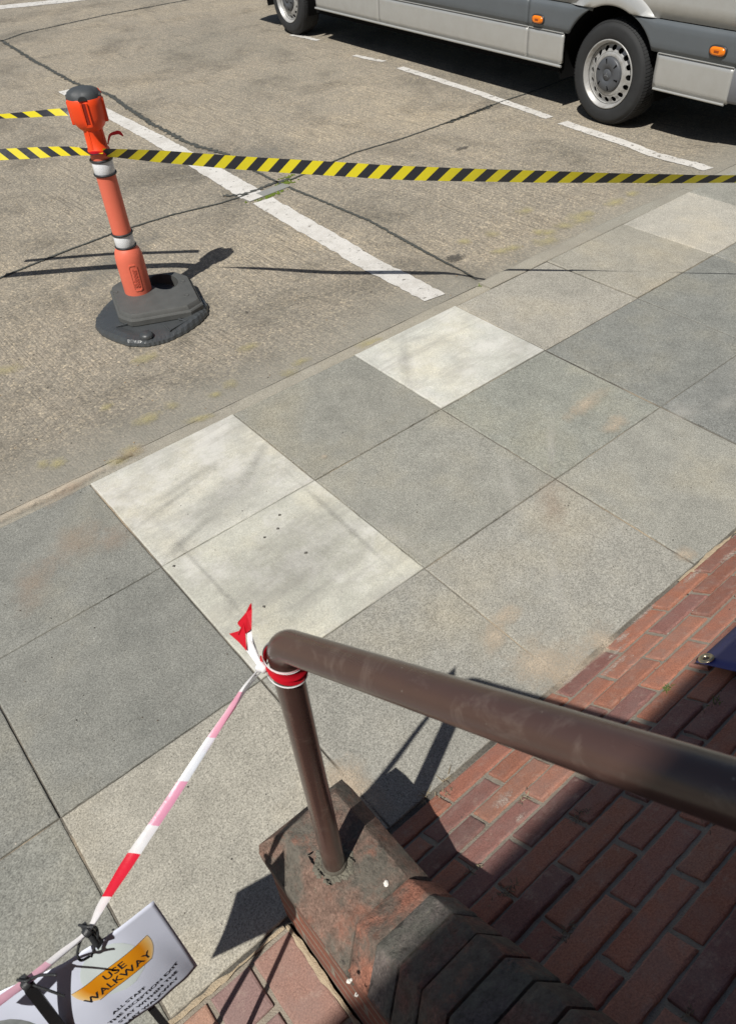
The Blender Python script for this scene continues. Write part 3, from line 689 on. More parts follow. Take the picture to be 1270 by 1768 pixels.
nv = len(vs); mb.add(vs + [Vector((BX, BY, p.z)) + (p - Vector((BX, BY, p.z))) * .975 for p in vs], [(a, b, b + nv, a + nv) for (a, b), k in bme.items() if k == 1])
build("lettering", mb, plain("raised_lettering", (.62, .13, .08), .5), emb)
# heavy base plate and rubber foot
oct_ = [(1.387, 2.349), (1.208, 2.279), (1.059, 1.811), (1.102, 1.665), (1.527, 1.472), (1.662, 1.51), (1.81, 1.962), (1.768, 2.13)]
cc = Vector((1.435, 1.91)); hole = []
for k in range(20):
    t = 2 * math.pi * k / 20; hole.append(Vector((1.575 + .095 * math.cos(t) , 2.01 + .125 * math.sin(t))))
mb = MB()
def scl(p, s_, z): q = cc + (Vector(p) - cc) * s_; return Vector((q.x, q.y, z))
# top deck with a hole: bridge outer ring to hole ring by resampling the outer outline
def resample(poly, n, start):
    L = []; P = [Vector(p) for p in poly]; tot = sum((P[(i + 1) % len(P)] - P[i]).length for i in range(len(P)))
    out = []
    for k in range(n):
        t = 2 * math.pi * k / n + start; dr = Vector((math.cos(t), math.sin(t))); best = None; o = Vector((1.575, 2.01))
        for i in range(len(P)):
            a, b = P[i], P[(i + 1) % len(P)]; e = b - a; den = dr.x * e.y - dr.y * e.x
            if abs(den) < 1e-9: continue
            q = a - o; s1 = (q.x * e.y - q.y * e.x) / den; s2 = (q.x * dr.y - q.y * dr.x) / den
            if s1 > 0 and -1e-6 <= s2 <= 1 + 1e-6 and (best is None or s1 < best): best = s1
        out.append(o + dr * best)
    return out
NH = 72
outr = resample(oct_, NH, 0); hol = [Vector((1.575 + (.118 if math.cos(2 * math.pi * k / NH) > 0 else .095) * math.cos(2 * math.pi * k / NH), 2.01 + .160 * math.sin(2 * math.pi * k / NH))) for k in range(NH)]
def zt(p): return 0.0
mb.rings([[scl(p, .98, -.092) for p in outr], [scl(p, 1.0, -.088) for p in outr], [scl(p, 1.0, -.050) for p in outr], [scl(p, .985, -.040) for p in outr], [scl(p, .955, -.036) for p in outr], [scl(p, .935, -.012) for p in outr], [scl(p, .915, -.002) for p in outr], [scl(p, .89, 0) for p in outr],
          [Vector((p.x, p.y, 0)) for p in hol], [Vector((p.x, p.y, -.092)) for p in hol], [scl(p, .98, -.092) for p in outr]], True, False, False)
pl = build("base_plate", mb, RUB, bo); smooth_by_angle(pl, 25)
for (x, y) in ((1.20, 2.13), (1.70, 1.90), (1.60, 1.66)):
    mb = MB(); mb.lathe([(.024, -.001), (.024, .003), (.020, .004), (.016, .001), (.0005, .001)], (x, y, 0), 20); build("stud", mb, RUB, pl)
ft = [(1.42, 2.28), (1.156, 2.203), (1.060, 2.150), (.958, 2.048), (.895, 1.927), (.885, 1.80), (.91, 1.67), (.965, 1.50), (1.061, 1.385), (1.145, 1.345), (1.23, 1.325), (1.395, 1.345), (1.553, 1.403), (1.66, 1.475), (1.74, 1.60), (1.78, 1.80), (1.74, 2.02), (1.62, 2.20)]
mb = MB(); c2 = Vector((1.36, 1.82)); rs = []
PP = []
for i in range(len(ft)):
    a = Vector(ft[i]); b = Vector(ft[(i + 1) % len(ft)])
    for q in range(10): PP.append(a.lerp(b, q / 10))
for k, (s_, z) in enumerate(((1.0, -.138), (1.015, -.125), (1.0, -.104), (.965, -.092), (.86, -.086), (.70, -.094), (.50, -.094))):
    r = []
    for i, p in enumerate(PP):
        rib = (1 if i % 4 < 2 else 0) * (.010 if k in (1, 2) else .004 if k == 3 else 0); q = c2 + (p - c2) * (s_ - rib)
        sag = .012 * math.sin(i * .11 + 1) if k in (3, 4) else 0
        r.append(Vector((q.x, q.y, z + sag + (.004 if (i % 4 < 2 and k == 3) else 0))))
    rs.append(r)
mb.rings(rs, True, True, True); fo = build("rubber_foot", mb, RUB2, bo)
for (a, b) in (((1.0, 1.75), (1.11, 1.72)), ((1.12, 1.40), (1.16, 1.52)), ((1.28, 1.38), (1.29, 1.50)), ((1.28, 1.39), (1.52, 1.44)), ((1.45, 1.42), (1.42, 1.50))):
    mb = MB(); mb.tube([(*a, -.080), (*[(a[i] + b[i]) / 2 for i in (0, 1)], -.078), (*b, -.080)], .006, 8); build("raised_rib", mb, RUB2, fo)
mb = MB(); mb.lathe([(.05, -.095), (.055, -.075), (.04, -.058), (.0005, -.055)], (1.11, 1.455, 0), 20); build("grip_lug", mb, RUB2, fo)

# ---- yellow/black tapes
def ribbon(mb, P, width, wdir, per=.16, slant=.85, u0=0.0, smoothn=1, th=0.0):
    """P points, width per point, wdir unit vectors per point"""
    o = len(mb.v); s_ = 0; vs = []; NW = 6
    for i, p in enumerate(P):
        if i: s_ += (P[i] - P[i - 1]).length
        for k in range(NW + 1):
            v = k / NW - .5
            tdir = (P[min(i + 1, len(P) - 1)] - P[max(i - 1, 0)]).normalized(); nn = tdir.cross(wdir[i]).normalized()
            vs.append(p + wdir[i] * width[i] * v + nn * th * (v * v * 4))
            mb.uv[o + i * (NW + 1) + k] = (u0 + (s_ + slant * v * width[i]) / per, v + .5)
    mb.add(vs, [(i * (NW + 1) + k, i * (NW + 1) + k + 1, (i + 1) * (NW + 1) + k + 1, (i + 1) * (NW + 1) + k) for i in range(len(P) - 1) for k in range(NW)], smooth=True)
def interp(keys, n):
    out = []; segs = len(keys) - 1
    for i in range(n + 1):
        t = i / n * segs; k = min(int(t), segs - 1); fr = t - k
        p0 = keys[max(k - 1, 0)]; p1 = keys[k]; p2 = keys[k + 1]; p3 = keys[min(k + 2, segs)]
        out.append(.5 * ((2 * p1) + (p2 - p0) * fr + (2 * p0 - 5 * p1 + 4 * p2 - p3) * fr ** 2 + (-p0 + 3 * p1 - 3 * p2 + p3) * fr ** 3))
    return out
def tape_dirs(P, vis, full, sgn=1):
    """turn the tape so that `vis` of its `full` width faces the viewer's side (a gentle twist along its length)"""
    D = []
    for i, p in enumerate(P):
        t = (P[min(i + 1, len(P) - 1)] - P[max(i - 1, 0)]).normalized(); vd = (p - CAM).normalized(); a = t.cross(vd).normalized(); b = vd
        k = max(-1, min(1, vis[i] / full)); D.append((a * k - b * sgn * math.sqrt(max(0, 1 - k * k))).normalized())
    return D
def lin(vals, n):
    out = []; s_ = len(vals) - 1
    for i in range(n + 1):
        t = i / n * s_; k = min(int(t), s_ - 1); fr = t - k; fr = fr * fr * (3 - 2 * fr); out.append(vals[k] * (1 - fr) + vals[k + 1] * fr)
    return out
K = [Vector(p) for p in ((1.437, 1.925, 1.083), (1.712, 1.573, 1.056), (1.984, 1.239, 1.030), (2.247, .904, 1.013), (2.501, .574, 1.001), (2.747, .253, .990), (3.303, -.292, .952), (3.81, -.849, .938), (4.226, -1.306, .934), (4.9, -2.1, .96), (5.6, -2.9, 1.02))]
K[0] = G(178, 263, 1.095)
N = 220; P = interp(K, N); vis = lin([.050, .078, .083, .086, .086, .084, .072, .055, .044, .044, .05], N)
mb = MB(); ribbon(mb, P, [.090] * (N + 1), tape_dirs(P, vis, .087), .160, -.95, .1)
bt1 = build("hazard_tape", mb, HAZ, label="yellow and black striped tape stretched from the orange post to the right across the road", cat="barrier tape", group="striped hazard tapes", origin=tuple(P[0]))
K = [G(178, 263, 1.095), G(150, 262, 1.10), G(110, 261, 1.10), G(60, 264, 1.095), G(0, 267, 1.09), G(-80, 272, 1.09), G(-260, 284, 1.10)]
N = 90; P = interp(K, N); vis = lin([.02, .05, .062, .074, .074, .074, .074], N)
mb = MB(); ribbon(mb, P, [.090] * (N + 1), tape_dirs(P, vis, .090), .160, .95, .65)
build("hazard_tape", mb, HAZ, label="yellow and black striped tape leaving the orange post to the left at collar height", cat="barrier tape", group="striped hazard tapes", origin=tuple(P[0]))
K = [G(124, 193, 1.318), G(95, 194, 1.318), G(60, 197, 1.312), G(0, 201, 1.306), G(-80, 206, 1.30), G(-260, 220, 1.30)]
N = 90; P = interp(K, N)
mb = MB(); ribbon(mb, P, [.056] * (N + 1), tape_dirs(P, lin([.050, .045, .040, .030, .04, .05], N), .056), .190, .95, .2)
build("hazard_tape", mb, HAZ, label="highest yellow and black tape, leaving the orange post's head to the left", cat="barrier tape", group="striped hazard tapes", origin=tuple(P[0]))
# scrap of red and white tape round the bollard
sc_ = empty("tape_scrap", (BX, BY, 1.06), "scrap of red and white tape wrapped round the orange post with a loose end", "tape")
mb = MB(); P = [Vector((BX + .0800 * math.cos(t), BY + .0800 * math.sin(t), 1.090 + .012 * math.sin(t * 2))) for t in [2 * math.pi * k / 40 for k in range(41)]]
ribbon(mb, P, [.022] * 41, [Vector((0, 0, 1))] * 41, .5, 0, .1); build("loop", mb, REDT, sc_)
mb = MB(); P = [G(184, 238, 1.165), G(190, 234, 1.18), G(198, 230, 1.19), G(206, 229, 1.19), G(213, 235, 1.16)]
P[0] = Vector((BX + .06, BY - .05, 1.13)); P = interp(P, 24); ribbon(mb, P, lin([.012, .022, .03, .034, .012], 24), tape_dirs(P, [.03] * 25, .04), .5, 0, .55); build("loose_end", mb, REDT, sc_)

# ---- wall with cant-brick coping
wl = empty("wall", (-.3, -2.68, 0), "low sloping brick wall topped with worn bevelled bricks below the brown handrail", "wall")
TOP = .60; WY0 = -3.045
def wz(y): return TOP if y > WY0 else TOP + RM * (WY0 - y)
mb = MB(); prof = []
ye = -4.6
for x in (-.480, -.155):
    prof.append([Vector((x, -2.69, -.2)), Vector((x, -2.69, TOP - .13)), Vector((x, WY0, TOP - .13)), Vector((x, ye, wz(ye) - .13)), Vector((x, ye, -.2))])
mb.rings(prof); build("wall_body", mb, WALLB, wl)
mb = MB()
def capsec(y, z, w=0.0, ins=0.0, jit=.0):
    j = lambda: random.gauss(0, jit)
    pts = [(-.487, -.145), (-.489, -.10), (-.402 + 0, 0), (-.212, 0), (-.150, -.068), (-.149, -.145)]
    cxm = -.318
    return [Vector((cxm + (x - cxm) * (1 - ins) + j(), y + j(), z + h - (ins * .12 if h > -.14 else 0) + j())) for x, h in pts]
def capbrick(mb, s0, s1, c, tilt=0.0):       # one brick of the coping between two distances along the slope
    rs = []
    L = s1 - s0
    fr = [(0.0, .022), (.08, .004), (.3, 0), (.7, 0), (.92, .004), (1.0, .022)]
    up = Vector((0, RM / RLEN, 1 / RLEN))
    dz = random.uniform(-.004, .004)
    for t, ins in fr:
        s_ = s0 + L * t; y = WY0 - s_ / RLEN; z = TOP + s_ * RM / RLEN
        sec = capsec(0, 0, ins=ins, jit=.0012)
        rs.append([Vector((p.x, y, z)) + up * (p.z + dz) + Vector((0, -p.y, 0)) for p in sec])
    mb.rings(rs, True, True, True, 0, c)
wc = [(.15, .080, .068), (.19, .088, .068), (.095, .085, .085), (.105, .095, .095), (.17, .088, .072), (.085, .080, .084)]
sp_ = .104
for k in range(0, 17):
    c = [(.34, .150, .10), (.17, .145, .13)][k] if k < 2 else random.choice(wc)
    g = .010 if k > 1 else .002
    capbrick(mb, .004 + k * sp_ + g * .5, .004 + (k + 1) * sp_ - g * .5, c)
o = build("coping_bricks", mb, CAPB, wl); bv = o.modifiers.new("bev", "BEVEL"); bv.width = .004; bv.segments = 3; bv.limit_method = "ANGLE"; bv.angle_limit = math.radians(28); smooth_by_angle(o, 60)
# end block with its own bevelled end
mb = MB(); N = 5
def block(y0, y1, c):
    yy = [y0, y0 - .008, y0 - .05, y0 - .2, (y0 + y1) / 2, y1 + .01, y1]
    rs = []
    for k, y in enumerate(yy):
        if k == 0: sec = [(-.487, -.145), (-.486, -.115), (-.480, -.075), (-.160, -.075), (-.150, -.078), (-.149, -.145)]
        elif k == 1: sec = [(-.489, -.145), (-.489, -.10), (-.470, -.055), (-.175, -.055), (-.150, -.072), (-.149, -.145)]
        elif k == 2: sec = [(-.489, -.145), (-.489, -.10), (-.405, 0), (-.212, 0), (-.150, -.068), (-.149, -.145)]
        else: sec = [(-.488, -.145), (-.489, -.10), (-.402, 0), (-.212, 0), (-.150, -.068), (-.149, -.145)]
        if k == len(yy) - 1: sec = [(x, h - .006 if h > -.14 else h) for x, h in sec]
        mt = .56 if k >= len(yy) - 2 else 0
        rs.append([Vector((x + random.gauss(0, .0015), y + h * mt, TOP + h + random.gauss(0, .0015))) for x, h in sec])
    mb.rings(rs, True, True, True, 0, c)
block(-2.655, -3.040, (.20, .13, .10))
o = build("end_block", mb, CAPB, wl); bv = o.modifiers.new("bev", "BEVEL"); bv.width = .004; bv.segments = 3; bv.limit_method = "ANGLE"; bv.angle_limit = math.radians(28); smooth_by_angle(o, 60)
mb = MB(); up = Vector((0, 0, 1))
FB = G(577, 1490, TOP); PX, PY = FB.x, FB.y
for k in range(60):                         # broken mortar round the foot of the post
    t = 2 * math.pi * k / 60; r = .036 + random.random() * .020; p = Vector((PX + r * math.cos(t), PY + r * math.sin(t), TOP + .001)); q = random.uniform(.008, .014)
    mb.add([p + Vector((q, 0, 0)), p + Vector((0, q, 0)), p + Vector((-q, 0, 0)), p + Vector((0, -q, 0)), p + Vector((0, 0, q * .35))], [(0, 1, 4), (1, 2, 4), (2, 3, 4), (3, 0, 4)], 0, (.2, .18, .13))
build("foot_mortar", mb, plain("lichened_mortar", (.17, .158, .125), .95, 0, .5, 60, .003), wl)
mb = MB()
for (a, b, gw) in (((533, 1478), (542, 1493), .005), ((548, 1500), (560, 1513), .003), ((563, 1517), (572, 1528), .006), ((603, 1478), (613, 1488), .003), ((531, 1477), (540, 1470), .003)):
    strip = []; a = G(*a, TOP + .0035); b = G(*b, TOP + .0035); d = (b - a).normalized(); nn = Vector((-d.y, d.x, 0))
    for i in range(9):
        p = a.lerp(b, i / 8) + nn * random.gauss(0, .0008); w_ = gw * .6 * math.sin(math.pi * (i + .5) / 9) + random.random() * .0015; strip += [p + nn * w_, p - nn * w_]
    mb.add(strip, [(2 * i, 2 * i + 1, 2 * i + 3, 2 * i + 2) for i in range(8)])
build("gap", mb, VDARK, wl)
mb = MB()
for (px, py, z, r) in ((666, 1524, TOP, .008), (603, 1694, .62, .006), (614, 1718, .64, .004)):
    p = G(px, py, z + .004)
    for _ in range(5):
        q = p + Vector((random.gauss(0, r * .5), random.gauss(0, r * .5), 0)); rr = r * random.uniform(.5, .9)
        vs = [q + Vector((math.cos(k) * rr, math.sin(k) * rr, 0)) for k in range(6)] + [q + Vector((0, 0, rr * .6))]; mb.add(vs, [(k, (k + 1) % 6, 6) for k in range(6)])
build("pale_droppings", mb, plain("white_fleck", (.75, .72, .66), .8), wl)

# ---- handrail: upright, elbow and rising rail as one tube
hr = empty("handrail", (PX, PY, TOP), "brown painted tubular metal handrail rising from its upright on the brick wall", "handrail")
E = G(485, 1111, 1.625); RR = .0335
P2_ = CAM + ray(1270, 1371) * .712; dirr = (P2_ - E).normalized(); upd = (E - FB).normalized()
pts = [FB - upd * .05, FB, FB + (E - FB) * .4, FB + (E - FB) * .75]
c0 = E - upd * .055; c1 = E + dirr * .055
for k in range(9):
    t = k / 8; pts.append(c0 * (1 - t) ** 2 + E * 2 * t * (1 - t) + c1 * t * t)
pts += [E + dirr * (.055 + .3 * k) for k in range(1, 9)]
mb = MB(); mb.tube(pts, [RR * .96] * 4 + [RR * (1.0 + .06 * math.sin(math.pi * k / 8)) for k in range(9)] + [RR * 1.0] * 8, 40)
build("rail_tube", mb, RAIL, hr)
mb = MB(); mb.lathe([(.036, TOP - .002), (.0385, TOP + .004), (.0365, TOP + .010), (RR, TOP + .014)], (PX, PY, 0), 30); build("foot_seal", mb, plain("old_sealant", (.11, .10, .08), .9, 0, .5, 50, .002), hr)

# ---- red and white tape tied to the rail
tp = empty("barrier_tape", (PX, PY, 1.52), "red and white plastic tape knotted round the handrail upright and strung down to the notice", "barrier tape")
ZL = 1.562; AXP = FB + (E - FB) * ((ZL - TOP) / (E.z - TOP)); PX, PY = AXP.x, AXP.y
mb = MB(); NN = 48
for q, (dz, wd, r_) in enumerate(((0, .052, .0375), (.010, .035, .0395))):
    P = [Vector((PX + r_ * math.cos(t), PY + r_ * math.sin(t), ZL + dz + .010 * math.cos(t - 2.4))) for t in [2 * math.pi * k / NN for k in range(NN + 1)]]
    ribbon(mb, P, [wd * (.72 + .28 * math.cos(2 * math.pi * k / NN + .9)) for k in range(NN + 1)], [Vector((0, 0, 1))] * (NN + 1), 1.0, 0, .05, th=.004)
lp = build("loop", mb, REDT, tp)
KN = G(453, 1152, ZL + .004)
mb = MB(); P = [Vector((PX + .0415 * math.cos(t), PY + .0415 * math.sin(t), ZL + .024 + .010 * math.cos(t - 2.4))) for t in [2 * math.pi * k / NN for k in range(NN + 1)]]
ribbon(mb, P, [.009] * (NN + 1), [Vector((0, 0, 1))] * (NN + 1), 1.0, 0, 0, th=.001); P = [p - Vector((0, 0, .050)) for p in P]; ribbon(mb, P, [.006] * (NN + 1), [Vector((0, 0, 1))] * (NN + 1), 1.0, 0, 0, th=.001)
build("white_fold", mb, WHT, lp)
mb = MB(); rs = []
for k in range(7):
    z = -1 + 2 * k / 6; r = math.sqrt(max(0, 1 - z * z)) * .012 + .0008
    rs.append([KN + Vector((r * (1 + .3 * math.sin(3 * t)) * math.cos(t), r * math.sin(t), z * .014)) for t in [2 * math.pi * q / 14 for q in range(14)]])
mb.rings(rs, smooth=True); build("knot", mb, WHT, tp)
# strung length: two folded layers with a slow twist
K = [KN, G(425, 1185, 1.492), G(400, 1225, 1.470), G(355, 1293, 1.425), G(290, 1392, 1.365), G(225, 1487, 1.305), G(180, 1560, 1.245), G(152, 1610, 1.205), G(100, 1653, 1.20), G(45, 1698, 1.21), G(-10, 1738, 1.225), G(-120, 1815, 1.25)]
N = 150; P = interp(K, N)
mb = MB()
vis = lin([.006, .012, .018, .022, .024, .026, .022, .014, .018, .020, .022, .024], N)
LEN = sum((P[i + 1] - P[i]).length for i in range(N))
ribbon(mb, P, [v * 1.05 for v in vis], tape_dirs(P, vis, .030), LEN, .4, .02, th=.004)
P2 = [p + Vector((.003, -.002, -.004 - .003 * math.sin(i * .12))) for i, p in enumerate(P)]
ribbon(mb, P2, [v * .8 for v in vis], tape_dirs(P2, [v * .8 for v in vis], .040), LEN, .3, .985, th=.003)
build("strung_length", mb, RW, tp)
def flap(name, outline, mat, zf, parent):       # crumpled loose ends, pixel outline at a given height, slightly folded
    mb = MB(); vs = [G(x, y, z) for x, y, z in outline]; n = len(vs)
    c = sum(vs, Vector()) / n + Vector((.004, .006, .008)); mb.add(vs + [c], [(i, (i + 1) % n, n) for i in range(n)]); 
    o = build(name, mb, mat, parent); sd = o.modifiers.new("th", 'SOLIDIFY'); sd.thickness = .0004; return o
Zk = ZL
flap("tail", [(452, 1148, Zk + .01), (428, 1100, Zk + .05), (424, 1092, Zk + .055), (421, 1075, Zk + .07), (432, 1062, Zk + .085), (434, 1086, Zk + .07), (436, 1110, Zk + .05)], WHT, 0, tp)
flap("red_tail", [(424, 1094, Zk + .057), (410, 1077, Zk + .07), (411, 1074, Zk + .075), (428, 1061, Zk + .085), (431, 1044, Zk + .11), (434, 1041, Zk + .115), (435, 1052, Zk + .10), (434, 1086, Zk + .08)], REDT, 0, tp)
flap("red_tail", [(402, 1094, Zk + .045), (411, 1096, Zk + .055), (421, 1076, Zk + .075), (424, 1094, Zk + .06), (426, 1124, Zk + .035), (414, 1110, Zk + .038), (396, 1094, Zk + .04)], REDT, 0, tp)
flap("tail", [(425, 1123, Zk + .03), (427, 1100, Zk + .05), (434, 1108, Zk + .048), (452, 1150, Zk + .008), (447, 1153, Zk + .002)], WHT, 0, tp)
flap("tail", [(449, 1131, Zk + .03), (452, 1133, Zk + .03), (455, 1152, Zk + .006), (449, 1150, Zk + .004)], REDT, 0, tp)

# ---- notice on its stakes
pts_top = [G(265, 1555, 1.13), G(198, 1607, 1.14), G(142, 1642, 1.135), G(100, 1668, 1.13), G(0, 1712, 1.12), G(-90, 1760, 1.115), G(-200, 1822, 1.11)]
pt = interp(pts_top, 40)
def paper_len():
    L = [0]
    for i in range(40): L.append(L[-1] + (pt[i + 1] - pt[i]).length)
    return L
PL = paper_len(); W_P = min(.50, PL[-1]); Bc = G(342, 1668, .83)
dn = (Bc - pt[0])
def onpaper(a, b, off=0.0):                   # a: from right edge leftwards 0..1 (x W_P), b: down 0..1
    L = a * W_P; k = 0
    while k < 39 and PL[k + 1] < L: k += 1
    fr = (L - PL[k]) / max(1e-6, PL[k + 1] - PL[k]); p = pt[k].lerp(pt[k + 1], fr)
    tx = (pt[k + 1] - pt[k]).normalized(); nrm = tx.cross(dn).normalized()
    if nrm.dot(CAM - p) < 0: nrm = -nrm
    bow = .014 * math.sin(math.pi * min(1, max(0, a))) * (b) + .010 * math.sin(b * math.pi) + .0022 * math.sin(a * 40 + b * 5) * max(0, 1 - a * 3.2) * b
    d2 = Vector((dn.x, dn.y + .01 * a, dn.z))
    return p + d2 * b + nrm * (bow + off)
nt_ = empty("notice", tuple(pt[0]), "white paper notice with an orange USE WALKWAY panel hanging from the red and white tape", "notice")
mb = MB(); NA, NB = 48, 24
mb.add([onpaper(i / NA, j / NB) for i in range(NA + 1) for j in range(NB + 1)], [(i * (NB + 1) + j, (i + 1) * (NB + 1) + j, (i + 1) * (NB + 1) + j + 1, i * (NB + 1) + j + 1) for i in range(NA) for j in range(NB)], smooth=True)
po = build("sheet", mb, PAPER, nt_); sd = po.modifiers.new("th", 'SOLIDIFY'); sd.thickness = .0003; sd.offset = 0
# layout of the print in sheet coordinates measured from the right top corner, units of sheet width/height
AS = W_P / dn.length
def prt(name, vs2, faces, mat, off, uv=None):
    mb = MB(); mb.add([onpaper(a, b, off) for a, b in vs2], faces, smooth=True)
    if uv: mb.uv = {i: q for i, q in enumerate(uv)}
    return build(name, mb, mat, po)
W_S = .435
def rot_(xc, yc, x, y, th=.13):                # x right, y down in units around a centre given in sheet fractions
    return (xc * W_S / W_P - (x * math.cos(th) + y * math.sin(th)) / W_P, yc + (y * math.cos(th) - x * math.sin(th)) / dn.length)
def shape_grid(xc, yc, w_, h_, cut0, cut1, n=36, mrows=10, th=.13):
    vs = []; uv = []
    for i in range(n + 1):
        u = i / n; x = (u * 2 - 1)
        for j in range(mrows + 1):
            q = j / mrows; y = cut0 + (cut1 - cut0) * q; hw = math.sqrt(max(0, 1 - y * y)); vs.append(rot_(xc, yc, x * hw * w_, y * h_, th)); uv.append((u, q))
    f = [(i * (mrows + 1) + j, (i + 1) * (mrows + 1) + j, (i + 1) * (mrows + 1) + j + 1, i * (mrows + 1) + j + 1) for i in range(n) for j in range(mrows)]
    return vs, f, uv
DC = (.315, .285)
vs, f2, uv = shape_grid(DC[0], DC[1] + .03, .062, .082, -.98, .98); prt("pale_disc", vs, f2, PALEPRINT, .0006)
vs, f2, uv = shape_grid(DC[0], DC[1] + .06, .040, .040, -.6, -.1); prt("pale_disc", vs, f2, plain("green_grey_print", (.50, .60, .60), .5, 0, .04), .00075)
vs, f2, uv = shape_grid(DC[0], DC[1], .090, .086, -.06, .72); prt("orange_band", vs, f2, OPRINT, .0009, uv)
for cut in (-.06, .72):
    hw = math.sqrt(1 - cut * cut) * .090; vs = []
    for i in range(41):
        x = (i / 40 * 2 - 1) * hw; vs += [rot_(DC[0], DC[1], x, cut * .086 - .0007), rot_(DC[0], DC[1], x, cut * .086 + .0007)]
    prt("band_rule", vs, [(2 * i, 2 * i + 1, 2 * i + 3, 2 * i + 2) for i in range(40)], INK, .0011)
def word(txt, size, xc, yc, bold=.0, th=.13, sx=1.0, sy=1.0):
    v, f2 = text_mesh(txt, size, bold, 1.06); prt("lettering", [rot_(xc, yc, x * sx, -y * sy, th) for x, y, z in v], f2, INK, .0013)
word("USE", .0295, .312, .335, .0005); word("WALKWAY", .0285, .318, .428, .0005)
for k, t in enumerate(("ALL STAFF", "USING THE RECEPTION EXIT", "PLEASE STAY WITHIN THE", "TEMPORARY WALKWAY")):
    word(t, .0176, .345, .722 + k * .076, .0003, .19, 1.0, .86)
# small dark reflection at the left of the sheet, painted on as an oval
vs, f2, uv = shape_grid(.90, .55, .075, .10, -.95, .95); prt("reflection_print", vs, f2, plain("grey_reflection", (.25, .27, .27), .5, 0, .6, 60), .0006)

def stake(name, a, b, r, label, grp):
    mb = MB(); d = (b - a).normalized(); s1 = d.cross(Vector((0, 1, .2))).normalized(); s2 = d.cross(s1)
    q = [s1 * r + s2 * r * .6, s1 * -r + s2 * r * .6, s1 * -r - s2 * r * .6, s1 * r - s2 * r * .6]
    rs = [[a + v * .6 for v in q], [a + d * .01 + v for v in q], [b - d * .03 + v for v in q], [b + v * .3 for v in q]]
    mb.rings(rs); return build(name, mb, BLKP, label=label, cat="stake", group=grp, origin=tuple(b))
pa = G(158, 1614, 1.195); stake("stake", pa + Vector((0, 0.012, .0)), Vector((-.93, -2.965, .0)), .0085, "slim black stake rising behind the notice to the upper cable tie", "black stakes holding the notice")
pb = G(48, 1700, 1.205); pe = G(112, 1785, .93); dd = (pe - pb).normalized(); stake("stake", pb, pb + dd * (pb.z / -dd.z), .0105, "thicker black stake in front of the notice under the lower cable tie", "black stakes holding the notice")
def tie(p, tdir, label, loops):
    e = empty("cable_tie", tuple(p), label, "cable tie", "black cable ties on the tape")
    a = tdir.cross(Vector((0, 0, 1))).normalized(); b = tdir.cross(a).normalized()
    mb = MB(); P = [p + (a * math.cos(t) + b * math.sin(t)) * .0105 for t in [2 * math.pi * k / 24 for k in range(25)]]
    ribbon(mb, P, [.014] * 25, [tdir] * 25, 1, 0, 0); o = build("band", mb, BLKP, e); sd = o.modifiers.new("th", 'SOLIDIFY'); sd.thickness = .0014
    mb = MB(); q = p + a * .012; mb.box(tuple(q - Vector((.006, .006, .006))), tuple(q + Vector((.006, .006, .007)))); build("lock_head", mb, BLKP, e)
    for Lp in loops:
        mb = MB(); mb.tube(interp([G(x, y, z) for x, y, z in Lp], 24), .0028, 6); build("tail", mb, BLKP, e)
tdir = (G(100, 1653, 1.20) - G(200, 1530, 1.26)).normalized()
tie(G(152, 1608, 1.208), tdir, "black cable tie on the tape above the middle of the notice with a hanging loop", [[(136, 1597, 1.215), (150, 1600, 1.22), (162, 1600, 1.22)], [(147, 1612, 1.20), (138, 1628, 1.19), (134, 1648, 1.17), (140, 1658, 1.155), (152, 1653, 1.15), (158, 1648, 1.15)], [(158, 1598, 1.21), (167, 1603, 1.20), (169, 1618, 1.18), (162, 1640, 1.15), (158, 1652, 1.14)]])
mb = MB(); mb.tube([G(157, 1614, 1.19), G(167, 1630, 1.165)], .0075, 6); clip = build("tape_clip", mb, BLKP, label="small black plastic clip joining the upper cable tie to the notice's top edge", cat="clip", origin=tuple(G(160, 1620, 1.18)))
tie(G(47, 1699, 1.213), tdir, "black cable tie at the lower left end of the tape over the notice", [[(30, 1692, 1.22), (45, 1694, 1.225), (58, 1688, 1.22)], [(56, 1700, 1.21), (90, 1712, 1.19), (112, 1720, 1.175)], [(54, 1690, 1.22), (70, 1684, 1.235), (92, 1683, 1.245), (98, 1684, 1.245)]])

# ---- blue banner lying on the slope
bn = empty("banner", tuple(ramp(1.35, .36, .03)), "dark blue vinyl banner with a brass eyelet lying over the sloping bricks", "banner")
def rs_(px, py, h): # pixel to the plane a little above the slope
    d = ray(px, py); s_ = (RM * (RY - CAM.y) + h - CAM.z) / (d.z + RM * d.y); return CAM + d * s_
b0 = rs_(1200, 1143, .06); b1 = rs_(1270, 1085, .06); b2 = rs_(1270, 1161, .06)
ea = (b1 - b0).normalized(); eb = (b2 - b0).normalized()
mb = MB(); NA, NB = 40, 20
def bpt(i, j):
    a = i / NA * 2.2; b = j / NB * 1.2; w_ = .012 * math.sin(a * 5 + b * 3) * min(1, a * 3) + .016 * math.sin(b * 6) * min(1, b * 2)
    return b0 + ea * a + eb * b + Vector((0, RM / RLEN, 1 / RLEN)) * w_
mb.add([bpt(i, j) for i in range(NA + 1) for j in range(NB + 1)], [(i * (NB + 1) + j, (i + 1) * (NB + 1) + j, (i + 1) * (NB + 1) + j + 1, i * (NB + 1) + j + 1) for i in range(NA) for j in range(NB)], smooth=True)
o = build("sheet", mb, BLUE, bn); sd = o.modifiers.new("th", 'SOLIDIFY'); sd.thickness = .0012
ec = rs_(1218, 1137, .068); zn = Vector((0, RM / RLEN, 1 / RLEN)); xn = Vector((1, 0, 0)); yn = zn.cross(xn)
